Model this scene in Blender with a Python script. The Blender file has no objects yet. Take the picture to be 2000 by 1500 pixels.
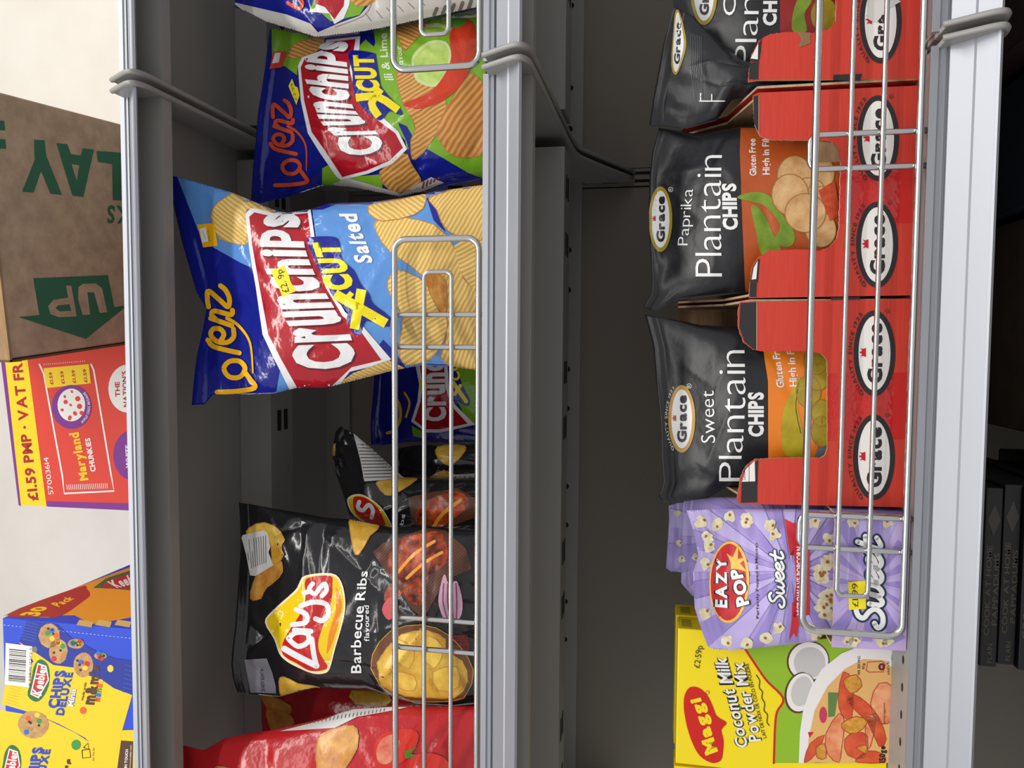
import bpy, bmesh, math, random
import numpy as np
from mathutils import Vector, Matrix
from mathutils.bvhtree import BVHTree
from mathutils.geometry import tessellate_polygon

scene = bpy.context.scene
COL = scene.collection

# ------------------------------------------------------------------ camera
# The picture was taken with the phone on its side: picture-left is up in the shop.
FPX = 1450.0
AX = np.array([[0.0066, -0.9985, -0.0543],      # shop X (along the shelf) in picture right / down / forward
               [0.1857, -0.0521, 0.9812],       # shop Y (into the shelf)
               [-0.9826, -0.0166, 0.1850]])     # shop Z (up)
q, _r = np.linalg.qr(AX.T)
AX = (q * np.sign(np.diag(_r))).T
CAM = np.array([0.0, 0.0, 1.2])
cd = bpy.data.cameras.new('camera'); cam = bpy.data.objects.new('camera', cd); COL.objects.link(cam)
cd.sensor_fit = 'HORIZONTAL'; cd.sensor_width = 36.0; cd.lens = 36.0 * FPX / 2000.0
cd.clip_start = 0.02
m = Matrix.Identity(4)
for i in range(3):
    m[i][0] = AX[i, 0]; m[i][1] = -AX[i, 1]; m[i][2] = -AX[i, 2]; m[i][3] = CAM[i]
cam.matrix_world = m
scene.camera = cam

# ------------------------------------------------------------------ light
w = bpy.data.worlds.new('shop_air'); scene.world = w; w.use_nodes = True
w.node_tree.nodes['Background'].inputs[0].default_value = (0.98, 0.98, 1.0, 1)
w.node_tree.nodes['Background'].inputs[1].default_value = 0.58

def area(name, loc, size, energy, rot=(0, 0, 0), col=(1, 0.97, 0.92)):
    l = bpy.data.lights.new(name, 'AREA'); l.shape = 'RECTANGLE'; l.size, l.size_y = size
    l.energy = energy; l.color = col
    o = bpy.data.objects.new(name, l); COL.objects.link(o); o.location = loc; o.rotation_euler = rot
    return o
# two rows of ceiling tubes over the aisle, and one further along to the right
area('ceiling_tube_light', (-0.1, -0.60, 3.05), (2.6, 0.16), 34)
area('ceiling_tube_light', (1.5, 0.10, 3.05), (1.4, 0.16), 22)
area('ceiling_tube_light', (0.0, -1.9, 3.05), (3.2, 0.16), 38)
vs = scene.view_settings
vs.view_transform = 'Standard'; vs.look = 'None'; vs.gamma = 1.0; vs.use_curve_mapping = False
vs.exposure = 0.12

# ------------------------------------------------------------------ helpers: points
def ray(x, y):
    return AX @ np.array([x - 1000.0, y - 750.0, FPX])
def at(x, y, Y):
    r = ray(x, y); return CAM + r * (Y / r[1])
def at_z(x, y, z):
    r = ray(x, y); return CAM + r * ((z - CAM[2]) / r[2])
def zf(x0, y0, k):
    return lambda *pts: [(x0 + a / k, y0 + b / k) for a, b in pts]

# ------------------------------------------------------------------ helpers: materials
def lin(c):
    return tuple(((v / 255.0) / 12.92 if v / 255.0 <= 0.04045 else ((v / 255.0 + 0.055) / 1.055) ** 2.4) for v in c[:3])
MATS = {}
def mat(rgb, rough=0.5, metal=0.0, kind='plain', bump=0.0, bscale=60.0, spec=0.5, rgb2=None, scale=60.0, rot=0.0, stretch=(1, 1, 1)):
    key = (tuple(rgb), rough, metal, kind, bump, bscale, spec, tuple(rgb2) if rgb2 else None, scale, rot, stretch)
    if key in MATS: return MATS[key]
    mt = bpy.data.materials.new('%s_%d_%d_%d' % ((kind,) + tuple(int(v) for v in rgb[:3])))
    mt.use_nodes = True
    nt = mt.node_tree; N = nt.nodes; L = nt.links
    b = N['Principled BSDF']
    b.inputs['Base Color'].default_value = (*lin(rgb), 1)
    b.inputs['Roughness'].default_value = rough
    b.inputs['Metallic'].default_value = metal
    b.inputs['Specular IOR Level'].default_value = spec
    tc = N.new('ShaderNodeTexCoord')
    if kind != 'plain':
        mp = N.new('ShaderNodeMapping'); mp.inputs['Rotation'].default_value = (0, rot, 0)
        mp.inputs['Scale'].default_value = stretch
        L.new(tc.outputs['Object'], mp.inputs['Vector'])
        if kind == 'ridge':
            t = N.new('ShaderNodeTexWave'); t.wave_type = 'BANDS'; t.bands_direction = 'X'
            t.inputs['Scale'].default_value = scale; t.inputs['Distortion'].default_value = 3.0
            t.inputs['Detail'].default_value = 2.0; t.inputs['Detail Scale'].default_value = 0.6
        else:
            t = N.new('ShaderNodeTexNoise'); t.inputs['Scale'].default_value = scale
            t.inputs['Detail'].default_value = 5.0; t.inputs['Roughness'].default_value = 0.62
        L.new(mp.outputs[0], t.inputs['Vector'])
        cr = N.new('ShaderNodeValToRGB')
        lo, hi = (0.33, 0.68) if kind == 'noise' else (0.15, 0.9)
        cr.color_ramp.elements[0].position = lo; cr.color_ramp.elements[1].position = hi
        cr.color_ramp.elements[0].color = (*lin(rgb2), 1); cr.color_ramp.elements[1].color = (*lin(rgb), 1)
        L.new(t.outputs['Fac'], cr.inputs['Fac'])
        L.new(cr.outputs['Color'], b.inputs['Base Color'])
    if bump:
        nz = N.new('ShaderNodeTexNoise'); nz.inputs['Scale'].default_value = bscale
        nz.inputs['Detail'].default_value = 3.0
        L.new(tc.outputs['Object'], nz.inputs['Vector'])
        bp = N.new('ShaderNodeBump'); bp.inputs['Strength'].default_value = bump; bp.inputs['Distance'].default_value = 0.01
        L.new(nz.outputs['Fac'], bp.inputs['Height']); L.new(bp.outputs[0], b.inputs['Normal'])
    MATS[key] = mt
    return mt
def film(rgb, rough=0.15, bump=0.16):             # printed plastic film
    return mat(rgb, rough=rough, bump=bump, bscale=42.0)
def matte_film(rgb):
    return mat(rgb, rough=0.36, bump=0.14, bscale=36.0)
def card(rgb, rough=0.55):                       # printed carton
    return mat(rgb, rough=rough, spec=0.35)
def kraft(rgb=(160, 126, 92)):
    return mat(rgb, rough=0.85, kind='noise', rgb2=tuple(int(v * 0.86) for v in rgb), scale=35.0, stretch=(1, 1, 5), bump=0.05, bscale=90.0, spec=0.2)

# ------------------------------------------------------------------ helpers: objects
def mesh_obj(name, verts, faces, mats, parent=None, midx=None, smooth=False, base=None):
    me = bpy.data.meshes.new(name)
    v = np.asarray(verts, dtype=float)
    if base is not None: v = v - np.asarray(base)
    me.from_pydata(v.tolist(), [], [tuple(int(i) for i in f) for f in faces])
    for mm in (mats if isinstance(mats, (list, tuple)) else [mats]): me.materials.append(mm)
    if midx is not None: me.polygons.foreach_set('material_index', np.asarray(midx, dtype=np.int32))
    if smooth: me.polygons.foreach_set('use_smooth', np.ones(len(me.polygons), dtype=bool))
    me.update()
    o = bpy.data.objects.new(name, me); COL.objects.link(o)
    if parent is not None: o.parent = parent
    return o
def tag(o, label=None, cat=None, group=None, kind=None):
    if label: o['label'] = label
    if cat: o['category'] = cat
    if group: o['group'] = group
    if kind: o['kind'] = kind
    return o
def thing(name, label, cat, loc=(0, 0, 0), group=None):
    o = bpy.data.objects.new(name, None); COL.objects.link(o); o.location = [float(v) for v in loc]
    o.empty_display_size = 0.03
    return tag(o, label, cat, group)

class MB:
    """collects boxes, prisms and tubes in shop coordinates"""
    def __init__(self): self.v = []; self.f = []; self.m = []
    def add(self, v, f, mi=0):
        k = len(self.v); self.v += [tuple(map(float, p)) for p in v]; self.f += [tuple(i + k for i in q) for q in f]; self.m += [mi] * len(f)
        return self
    def box(self, x0, x1, y0, y1, z0, z1, mi=0, R=None):
        v = [(x, y, z) for x in (x0, x1) for y in (y0, y1) for z in (z0, z1)]
        if R is not None: v = [R(p) for p in v]
        return self.add(v, [(0, 1, 3, 2), (4, 6, 7, 5), (0, 4, 5, 1), (2, 3, 7, 6), (0, 2, 6, 4), (1, 5, 7, 3)], mi)
    def extrude(self, prof, x0, x1, mi=0, caps=True):
        """closed (y, z) profile swept along X"""
        n = len(prof)
        v = [(x0, y, z) for y, z in prof] + [(x1, y, z) for y, z in prof]
        f = [(i, (i + 1) % n, n + (i + 1) % n, n + i) for i in range(n)]
        self.add(v, f, mi)
        if caps:
            tr = tessellate_polygon([[Vector((0, y, z)) for y, z in prof]])
            self.add(v, [tuple(t) for t in tr] + [tuple(n + i for i in t) for t in tr], mi)
        return self
    def tube(self, pts, r, closed=False, seg=10, mi=0):
        P = [np.asarray(p, float) for p in pts]; n = len(P); v = []; f = []
        up = None
        for i in range(n):
            a = P[i - 1] if (i > 0 or closed) else P[i]; c = P[(i + 1) % n] if (i < n - 1 or closed) else P[i]
            t = c - a; t /= np.linalg.norm(t)
            if up is None:
                up = np.cross(t, (0, 1, 0)); 
                if np.linalg.norm(up) < 0.1: up = np.cross(t, (1, 0, 0))
            up = up - t * (up @ t); up /= np.linalg.norm(up); s = np.cross(t, up)
            for k in range(seg):
                g = 2 * math.pi * k / seg
                v.append(P[i] + r * (math.cos(g) * up + math.sin(g) * s))
        for i in range(n if closed else n - 1):
            j = (i + 1) % n
            for k in range(seg):
                f.append((i * seg + k, i * seg + (k + 1) % seg, j * seg + (k + 1) % seg, j * seg + k))
        if not closed:
            f.append(tuple(range(seg))[::-1]); f.append(tuple((n - 1) * seg + k for k in range(seg)))
        return self.add(v, f, mi)
    def build(self, name, mats, parent=None, smooth=False):
        base = parent.matrix_basis.translation if parent is not None else None
        if parent is not None and parent.parent is not None: base = base + parent.parent.matrix_basis.translation
        return mesh_obj(name, self.v, self.f, mats, parent, self.m, smooth, base)

def bevel(o, width, seg=2):
    md = o.modifiers.new('bevel', 'BEVEL'); md.width = width; md.segments = seg; md.limit_method = 'ANGLE'
    return o

def resample(pts, n):
    p = np.asarray(pts, float); d = np.r_[0, np.cumsum(np.linalg.norm(np.diff(p, axis=0), axis=1))]
    t = np.linspace(0, d[-1], n)
    return np.stack([np.interp(t, d, p[:, k]) for k in range(p.shape[1])], 1)
def catmull(pts, closed=False, sub=6):
    p = np.asarray(pts, float); n = len(p); out = []
    for i in range(n if closed else n - 1):
        if closed: a, b, c, d = p[(i - 1) % n], p[i], p[(i + 1) % n], p[(i + 2) % n]
        else: a, b, c, d = p[max(i - 1, 0)], p[i], p[i + 1], p[min(i + 2, n - 1)]
        for k in range(sub):
            t = k / sub
            out.append(0.5 * ((2 * b) + (c - a) * t + (2 * a - 5 * b + 4 * c - d) * t * t + (3 * b - a - 3 * c + d) * t ** 3))
    if not closed: out.append(p[-1])
    return np.array(out)

# ------------------------------------------------------------------ helpers: print (lettering and pictures laid on a surface)
GLYPH = {}
def glyph(ch, bold=0.0):
    """triangles of one letter of the built-in font; returns verts (n,2), faces, advance"""
    key = (ch, bold)
    if key in GLYPH: return GLYPH[key]
    def make(s):
        c = bpy.data.curves.new('g', 'FONT'); c.body = s; c.size = 1.0; c.offset = bold; c.resolution_u = 3; c.fill_mode = 'FRONT'
        o = bpy.data.objects.new('g', c); COL.objects.link(o)
        dg = bpy.context.evaluated_depsgraph_get(); e = o.evaluated_get(dg); me = e.to_mesh()
        v = np.array([(p.co.x, p.co.y) for p in me.vertices]) if len(me.vertices) else np.zeros((0, 2))
        f = [tuple(p.vertices) for p in me.polygons]
        e.to_mesh_clear(); bpy.data.objects.remove(o); bpy.data.curves.remove(c)
        return v, f
    v, f = make(ch)
    if len(v):
        adv = v[:, 0].max() - v[:, 0].min() + 0.07; v = v - np.array([v[:, 0].min(), 0])
    else: adv = 0.28
    GLYPH[key] = (v, f, adv)
    return GLYPH[key]

EDGE = {'crisp_picture': mat((182, 130, 58), rough=0.3), 'bowl_picture': mat((196, 150, 60), rough=0.3), 'prawn_picture': mat((176, 66, 34), rough=0.4), 'plantain_picture': mat((158, 112, 52), rough=0.4)}
class Art:
    """print on the surface of one thing. hit(x, y) gives the surface point under a sight line."""
    def __init__(self, parent, hit, step=None, base=None):
        self.parent = parent; self.hit = hit; self.step = step; self.parts = {}
        self.base = np.array(parent.location) if base is None else np.array(base)
    def raw(self, part, v, f, mt, layer):
        self.parts.setdefault(part, []).append((np.asarray(v, float), f, mt, layer)); return self
    def poly(self, part, pts, mt, layer=1, smooth=0):
        p = catmull(pts, True, smooth) if smooth else np.asarray(pts, float)
        tr = tessellate_polygon([[Vector((a, b, 0)) for a, b in p]])
        if part in ('crisp_picture', 'prawn_picture', 'bowl_picture') and smooth >= 2: self.stroke(part, p[::2], 1.7, EDGE[part], layer + 0.5, 0, closed=True)
        return self.raw(part, p, [tuple(t) for t in tr], mt, layer)
    def oval(self, part, c, rx, ry, mt, layer=1, rot=0.0, n=28):
        t = np.linspace(0, 2 * math.pi, n, endpoint=False); ca, sa = math.cos(rot), math.sin(rot)
        x = rx * np.cos(t); y = ry * np.sin(t)
        p = np.stack([c[0] + ca * x - sa * y, c[1] + sa * x + ca * y], 1)
        if part == 'plantain_picture': self.stroke(part, p, 1.8, EDGE[part], layer + 0.5, 0, closed=True)
        return self.raw(part, np.vstack([p, [c]]), [(i, (i + 1) % n, n) for i in range(n)], mt, layer)
    def stroke(self, part, pts, wd, mt, layer=1, smooth=5, taper=0.0, closed=False, cap=True):
        p = catmull(pts, closed, smooth) if smooth else np.asarray(pts, float)
        if closed: p = np.vstack([p, p[:1]])
        n = len(p); d = np.gradient(p, axis=0); d /= (np.linalg.norm(d, axis=1)[:, None] + 1e-9)
        nr = np.stack([-d[:, 1], d[:, 0]], 1)
        ww = np.full(n, wd / 2.0)
        if taper: ww = ww * (1 - taper * np.linspace(0, 1, n))
        v = np.vstack([p + nr * ww[:, None], p - nr * ww[:, None]])
        f = [(i, i + 1, n + i + 1, n + i) for i in range(n - 1)]
        self.raw(part, v, f, mt, layer)
        if not closed and cap:
            for e, r in ((p[0], ww[0]), (p[-1], ww[-1])):
                if r > 0.8: self.oval(part, e, r, r, mt, layer, n=10)
        return self
    def text(self, part, s, base, top, mt, layer=2, bold=0.0, fit=False, cap=0.72, gap=0.0, shift=(0, 0), slant=0.0):
        """letters between a base line and a top line, read from the first point to the last"""
        B = np.asarray(base, float) + np.array(shift); T = np.asarray(top, float) + np.array(shift)
        if len(B) > 2: B = catmull(B)
        if len(T) > 2: T = catmull(T)
        gl = [glyph(c, bold) for c in s]
        tot = sum(g[2] + gap for g in gl) - gap - 0.07
        B = resample(B, 60); T = resample(T, 60); tt = np.linspace(0, 1, 60); x = 0.0
        for g in gl:
            v, f, adv = g
            if len(v):
                yy = v[:, 1] / cap
                if fit:
                    lo, hi = v[:, 1].min(), v[:, 1].max(); yy = (v[:, 1] - lo) / (hi - lo)
                u = (x + v[:, 0] + slant * v[:, 1]) / tot
                bx = np.stack([np.interp(u, tt, B[:, k]) for k in (0, 1)], 1); tx = np.stack([np.interp(u, tt, T[:, k]) for k in (0, 1)], 1)
                ov = np.clip(u - 1, 0, 1)[:, None] * (B[-1] - B[0]) + np.clip(u, -1, 0)[:, None] * (B[-1] - B[0])
                self.raw(part, bx + (tx - bx) * yy[:, None] + ov, f, mt, layer)
            x += adv + gap
        return self
    def line(self, part, s, p0, p1, h, mt, layer=2, bold=0.0, **kw):
        """straight text from p0 to p1 with capital height h"""
        d = np.array(p1, float) - np.array(p0, float); d /= np.linalg.norm(d); up = np.array([d[1], -d[0]]) * h
        return self.text(part, s, [p0, p1], [np.array(p0) + up, np.array(p1) + up], mt, layer, bold, **kw)
    def arc(self, part, s, c, rx, ry, a0, a1, h, mt, layer=2, bold=0.0):
        t = np.radians(np.linspace(a0, a1, 24))
        b = np.stack([c[0] + rx * np.cos(t), c[1] + ry * np.sin(t)], 1); tp = np.stack([c[0] + (rx + h) * np.cos(t), c[1] + (ry + h) * np.sin(t)], 1)
        return self.text(part, s, b, tp, mt, layer, bold, gap=0.12)
    @staticmethod
    def clusters(items, gap):
        bb = [(i[0].min(0) - gap / 2, i[0].max(0) + gap / 2) for i in items]; par = list(range(len(items)))
        def find(i):
            while par[i] != i: i = par[i]
            return i
        for i in range(len(items)):
            for j in range(i):
                if (bb[i][0] < bb[j][1]).all() and (bb[j][0] < bb[i][1]).all(): par[find(i)] = find(j)
        out = {}
        for i, it in enumerate(items): out.setdefault(find(i), []).append(it)
        return list(out.values())
    def flush(self, labels=None):
        out = {}
        groups = []
        for part, items in self.parts.items():
            for cl in self.clusters(items, 14.0 if ('text' in part or 'letter' in part) else 4.0): groups.append((part, cl))
        for part, items in groups:
            V = []; F = []; M = []; mats = []
            for v, f, mt, layer in items:
                if mt not in mats: mats.append(mt)
                mi = mats.index(mt)
                if self.step:
                    bm = bmesh.new(); bv = [bm.verts.new((a, b, 0)) for a, b in v]
                    for q in f:
                        try: bm.faces.new([bv[i] for i in q])
                        except ValueError: pass
                    for ax in (0, 1):
                        lo, hi = v[:, ax].min(), v[:, ax].max()
                        k = math.ceil(lo / self.step) * self.step
                        no = (1, 0, 0) if ax == 0 else (0, 1, 0)
                        while k < hi:
                            bmesh.ops.bisect_plane(bm, geom=bm.verts[:] + bm.edges[:] + bm.faces[:], dist=1e-4, plane_co=(k, k, 0), plane_no=no)
                            k += self.step
                    bm.verts.index_update()
                    v = np.array([(p.co.x, p.co.y) for p in bm.verts]); f = [tuple(p.index for p in q.verts) for q in bm.faces]
                    bm.free()
                k0 = len(V); ok = []
                off = (0.0007 + 0.00017 * layer) if self.step else (0.0002 + 0.00013 * layer)
                def put(a, b):
                    r = ray(a, b); r = r / np.linalg.norm(r); p = self.hit(r)
                    return None if p is None else p - r * off
                for a, b in v:
                    p = put(a, b); ok.append(p is not None); V.append(p if p is not None else np.zeros(3))
                for q in f:
                    n_in = sum(ok[i] for i in q)
                    if n_in == 0: continue
                    if n_in < len(q):               # the print stops at the edge of the bag
                        c = np.mean([v[i] for i in q if ok[i]], 0); q2 = []
                        for i in q:
                            if ok[i]: q2.append(i + k0); continue
                            lo, hi = 0.0, 1.0; best = None
                            for _ in range(7):
                                md = (lo + hi) / 2; p = put(*(c + (v[i] - c) * md))
                                if p is None: hi = md
                                else: lo = md; best = p
                            if best is not None: V.append(best); q2.append(len(V) - 1)
                        if len(q2) >= 3: F.append(tuple(q2)); M.append(mi)
                        continue
                    F.append(tuple(i + k0 for i in q)); M.append(mi)
            if not F: continue
            used = sorted({i for q in F for i in q}); re = {i: k for k, i in enumerate(used)}
            o = mesh_obj(part, [V[i] for i in used], [tuple(re[i] for i in q) for q in F], mats, self.parent, M, bool(self.step), self.base)
            if labels and part in labels: o['label'] = labels[part]
            out[part] = o
        return out

def plane_hit(p0, n):
    p0 = np.asarray(p0, float); n = np.asarray(n, float)
    def hit(r):
        t = ((p0 - CAM) @ n) / (r @ n)
        return CAM + r * t
    return hit

class Bag:
    """a filled pillow bag: outline given by its top, left and right edges, standing on a deck"""
    def __init__(self, name, label, cat, top, left, right, Y0, deck, D, body, seal=None, lean=0.0, turn=0.0, group=None,
                 sealw=0.045, seed=1, back=None, crease=1.0, bottom=0.35, n=(72, 92), gather=1.0, foot=True):
        rng = random.Random(seed)
        X0 = at(*np.mean(np.array(top + left + right), 0), Y0)[0]
        nv = np.array([turn, -1.0, lean]); nv /= np.linalg.norm(nv); self.n = nv
        p0 = np.array([X0, Y0, deck]); a = np.array([1.0, turn, 0.0]); a /= np.linalg.norm(a); b = np.cross(nv, a)
        h = plane_hit(p0, nv)
        def loc(pt):
            q = h(ray(*pt)) - p0; return (q @ a, q @ b)
        T = [loc(p) for p in top]; L = [loc(p) for p in left]; R = [loc(p) for p in right]
        if foot:
            L = [p for p in L if p[1] > 0.012]; R = [p for p in R if p[1] > 0.012]
            L.append((L[-1][0], 0.004)); R.append((R[-1][0], 0.004))
        L = [T[0]] + L; R = [T[-1]] + R
        ns, nt = n
        s = np.linspace(0, 1, ns); t = np.linspace(0, 1, nt)
        Tc = resample(T, ns); Bc = resample([L[-1], R[-1]], ns); Lc = resample(L, nt); Rc = resample(R, nt)
        S, TT = np.meshgrid(s, t); S3 = S[..., None]; T3 = TT[..., None]
        P = (1 - T3) * Tc[None] + T3 * Bc[None] + (1 - S3) * Lc[:, None] + S3 * Rc[:, None] \
            - ((1 - S3) * (1 - T3) * Tc[0] + S3 * (1 - T3) * Tc[-1] + (1 - S3) * T3 * Bc[0] + S3 * T3 * Bc[-1])
        ss = lambda x: np.clip(x, 0, 1) ** 2 * (3 - 2 * np.clip(x, 0, 1))
        prof = np.maximum(4 * S * (1 - S), 0) ** 0.55
        g = ss((TT - sealw) / 0.34) ** 0.8 * (1 - (1 - bottom) * ss((TT - 0.80) / 0.20))
        H = D * prof * g
        edge = ss(4 * S * (1 - S) * 2.2) * ss((TT - sealw) / 0.06)
        Wk = np.zeros_like(H)
        for k in range(int(13 * crease)):
            cs, ct = rng.uniform(0.05, 0.95), rng.uniform(0.08, 0.95); an = rng.uniform(0, math.pi)
            ln = rng.uniform(0.08, 0.28); wd = rng.uniform(0.010, 0.022)
            u = (S - cs) * math.cos(an) + (TT - ct) * 1.35 * math.sin(an); v = -(S - cs) * math.sin(an) + (TT - ct) * 1.35 * math.cos(an)
            Wk += rng.choice((-1, 1, 1)) * rng.uniform(0.6, 1.5) * 0.0011 * np.exp(-(np.sqrt(v * v + 0.006 ** 2) - 0.006) / wd) * np.exp(-(u / ln) ** 2)
        for k in range(5):                       # long folds drawn in from the sides
            sd = rng.choice((0, 1)); ct = rng.uniform(0.12, 0.92); sl = rng.uniform(-0.5, 0.5)
            u = S if sd == 0 else 1 - S; v = TT - ct - sl * u
            Wk -= rng.uniform(0.8, 1.8) * 0.0022 * np.exp(-(np.sqrt(v * v + 0.006 ** 2) - 0.006) / 0.02) * np.exp(-u / 0.16)
        fr = rng.uniform(22, 30); ph = rng.uniform(0, 6)
        Wk += gather * 0.0016 * np.sin(fr * S + ph + 3 * np.sin(4 * S)) * np.exp(-np.maximum(TT - sealw, 0) / 0.10) * ss((TT - sealw) / 0.02)
        H = np.maximum(H + Wk * edge * crease, 0.0004 * edge)
        inseal = TT <= sealw
        Hs = np.where(inseal, 0.0005 * np.sin(TT * 400) + 0.0012 * np.sin(9 * S + ph), 0)
        Hb = -0.85 * D * prof * g
        bend = 0.004 * np.sin(5 * S + ph) * np.exp(-TT / 0.07) * gather     # the top seal waves
        F3 = p0 + P[..., :1] * a + P[..., 1:] * b
        Fr = F3 + (H + Hs + bend)[..., None] * nv; Bk = F3 + (Hb + Hs - 0.0006 + bend)[..., None] * nv
        idx = np.arange(ns * nt).reshape(nt, ns)
        def quads(flip, r0, r1, off):
            q = []
            for i in range(r0, r1):
                for j in range(ns - 1):
                    c = (idx[i, j], idx[i + 1, j], idx[i + 1, j + 1], idx[i, j + 1])
                    c = tuple(int(k) + off for k in (c if not flip else c[::-1]))
                    q.append((c[0], c[1], c[2])); q.append((c[0], c[2], c[3]))
            return q
        k = max(2, int(round(sealw * (nt - 1))))
        V = np.vstack([Fr.reshape(-1, 3), Bk.reshape(-1, 3)]); M = ns * nt
        def rim(r0, r1, last):
            q = []
            for i in range(r0, r1):
                for j in (0, ns - 1): q.append((int(idx[i, j]), int(idx[i + 1, j]), int(idx[i + 1, j]) + M, int(idx[i, j]) + M))
            i = r1 if last else r0
            for j in range(ns - 1): q.append((int(idx[i, j]), int(idx[i, j + 1]), int(idx[i, j + 1]) + M, int(idx[i, j]) + M))
            return q
        base = np.array([X0, Y0, deck]); self.base = base
        self.o = thing(name, label, cat, base, group)
        def sub(nm, fq, bq, rq, mt, mb):
            allq = fq + bq + rq; used = sorted({i for q in allq for i in q}); re = {i: j for j, i in enumerate(used)}
            return mesh_obj(nm, V[used], [tuple(re[i] for i in q) for q in allq], [mt, mb], self.o, [0] * len(fq) + [1] * len(bq) + [0] * len(rq), True, base)
        self.body = sub('pouch', quads(False, k, nt - 1, 0), quads(True, k, nt - 1, M), rim(k, nt - 1, True), body, back or body)
        self.seal = sub('top_seal', quads(False, 0, k, 0), quads(True, 0, k, M), rim(0, k, False), seal or body, back or body)
        bvh = BVHTree.FromPolygons([Vector(p) for p in Fr.reshape(-1, 3)], quads(False, 0, nt - 1, 0))
        cv = Vector(CAM)
        def hit(r):
            l, nn, i, d = bvh.ray_cast(cv, Vector(r))
            return None if l is None else np.array(l)
        self.art = Art(self.o, hit, 5.0, base)

# ================================================================== the shop
GREY = mat((146, 144, 141), rough=0.42, bump=0.03, bscale=900.0)
PANEL = mat((126, 119, 108), rough=0.55, bump=0.03, bscale=700.0)
DARKHOLE = mat((12, 12, 13), rough=0.9)
ALU = mat((160, 163, 170), rough=0.5, metal=0.7, bump=0.02, bscale=1500.0)
CHROME = mat((205, 207, 206), rough=0.2, metal=1.0)
WALL = mat((236, 231, 220), rough=0.9, kind='noise', rgb2=(228, 222, 210), scale=6.0)
XJ = 0.26                                  # joint of the two shelf bays
BACK = 1.19
DECK = {'top': 1.745, 'mid': 1.357, 'low': 0.967, 'base': 0.585}

tag(MB().box(-2.2, 2.2, 1.24, 1.34, 0, 3.1).build('wall_back', WALL), kind='structure')
tag(MB().box(-2.2, 2.2, -2.2, 1.24, -0.05, 0.0).build('floor', mat((150, 146, 140), rough=0.4, kind='noise', rgb2=(140, 136, 130), scale=9.0)), kind='structure')

# back frame of the shelving: posts with slots, and steel back panels
fr = thing('shelving_frame', 'dark grey steel shelving back frame with slotted posts and back panels', 'shelving', (XJ, 1.21, 0.0))
for xp in (XJ - 1.0, XJ, XJ + 1.0):
    p = MB().box(xp - 0.013, xp + 0.013, BACK - 0.004, 1.236, 0.0, 1.735).build('upright_post', PANEL, fr)
    if xp == XJ:
        for zc in np.arange(0.72, 1.72, 0.05):
            for dx in (-0.006, 0.006):
                s = MB().box(xp + dx - 0.0022, xp + dx + 0.0022, BACK - 0.0046, BACK - 0.0039, zc - 0.012, zc + 0.012).build('slot', DARKHOLE, p)
for xa, xb in ((XJ - 0.985, XJ - 0.015), (XJ + 0.015, XJ + 0.985)):
    for za, zb in ((0.10, 0.575), (0.578, 0.94), (0.943, 1.335), (1.338, 1.73)):
        MB().box(xa, xb, BACK, BACK + 0.012, za, zb).build('back_panel', PANEL, fr)

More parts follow.
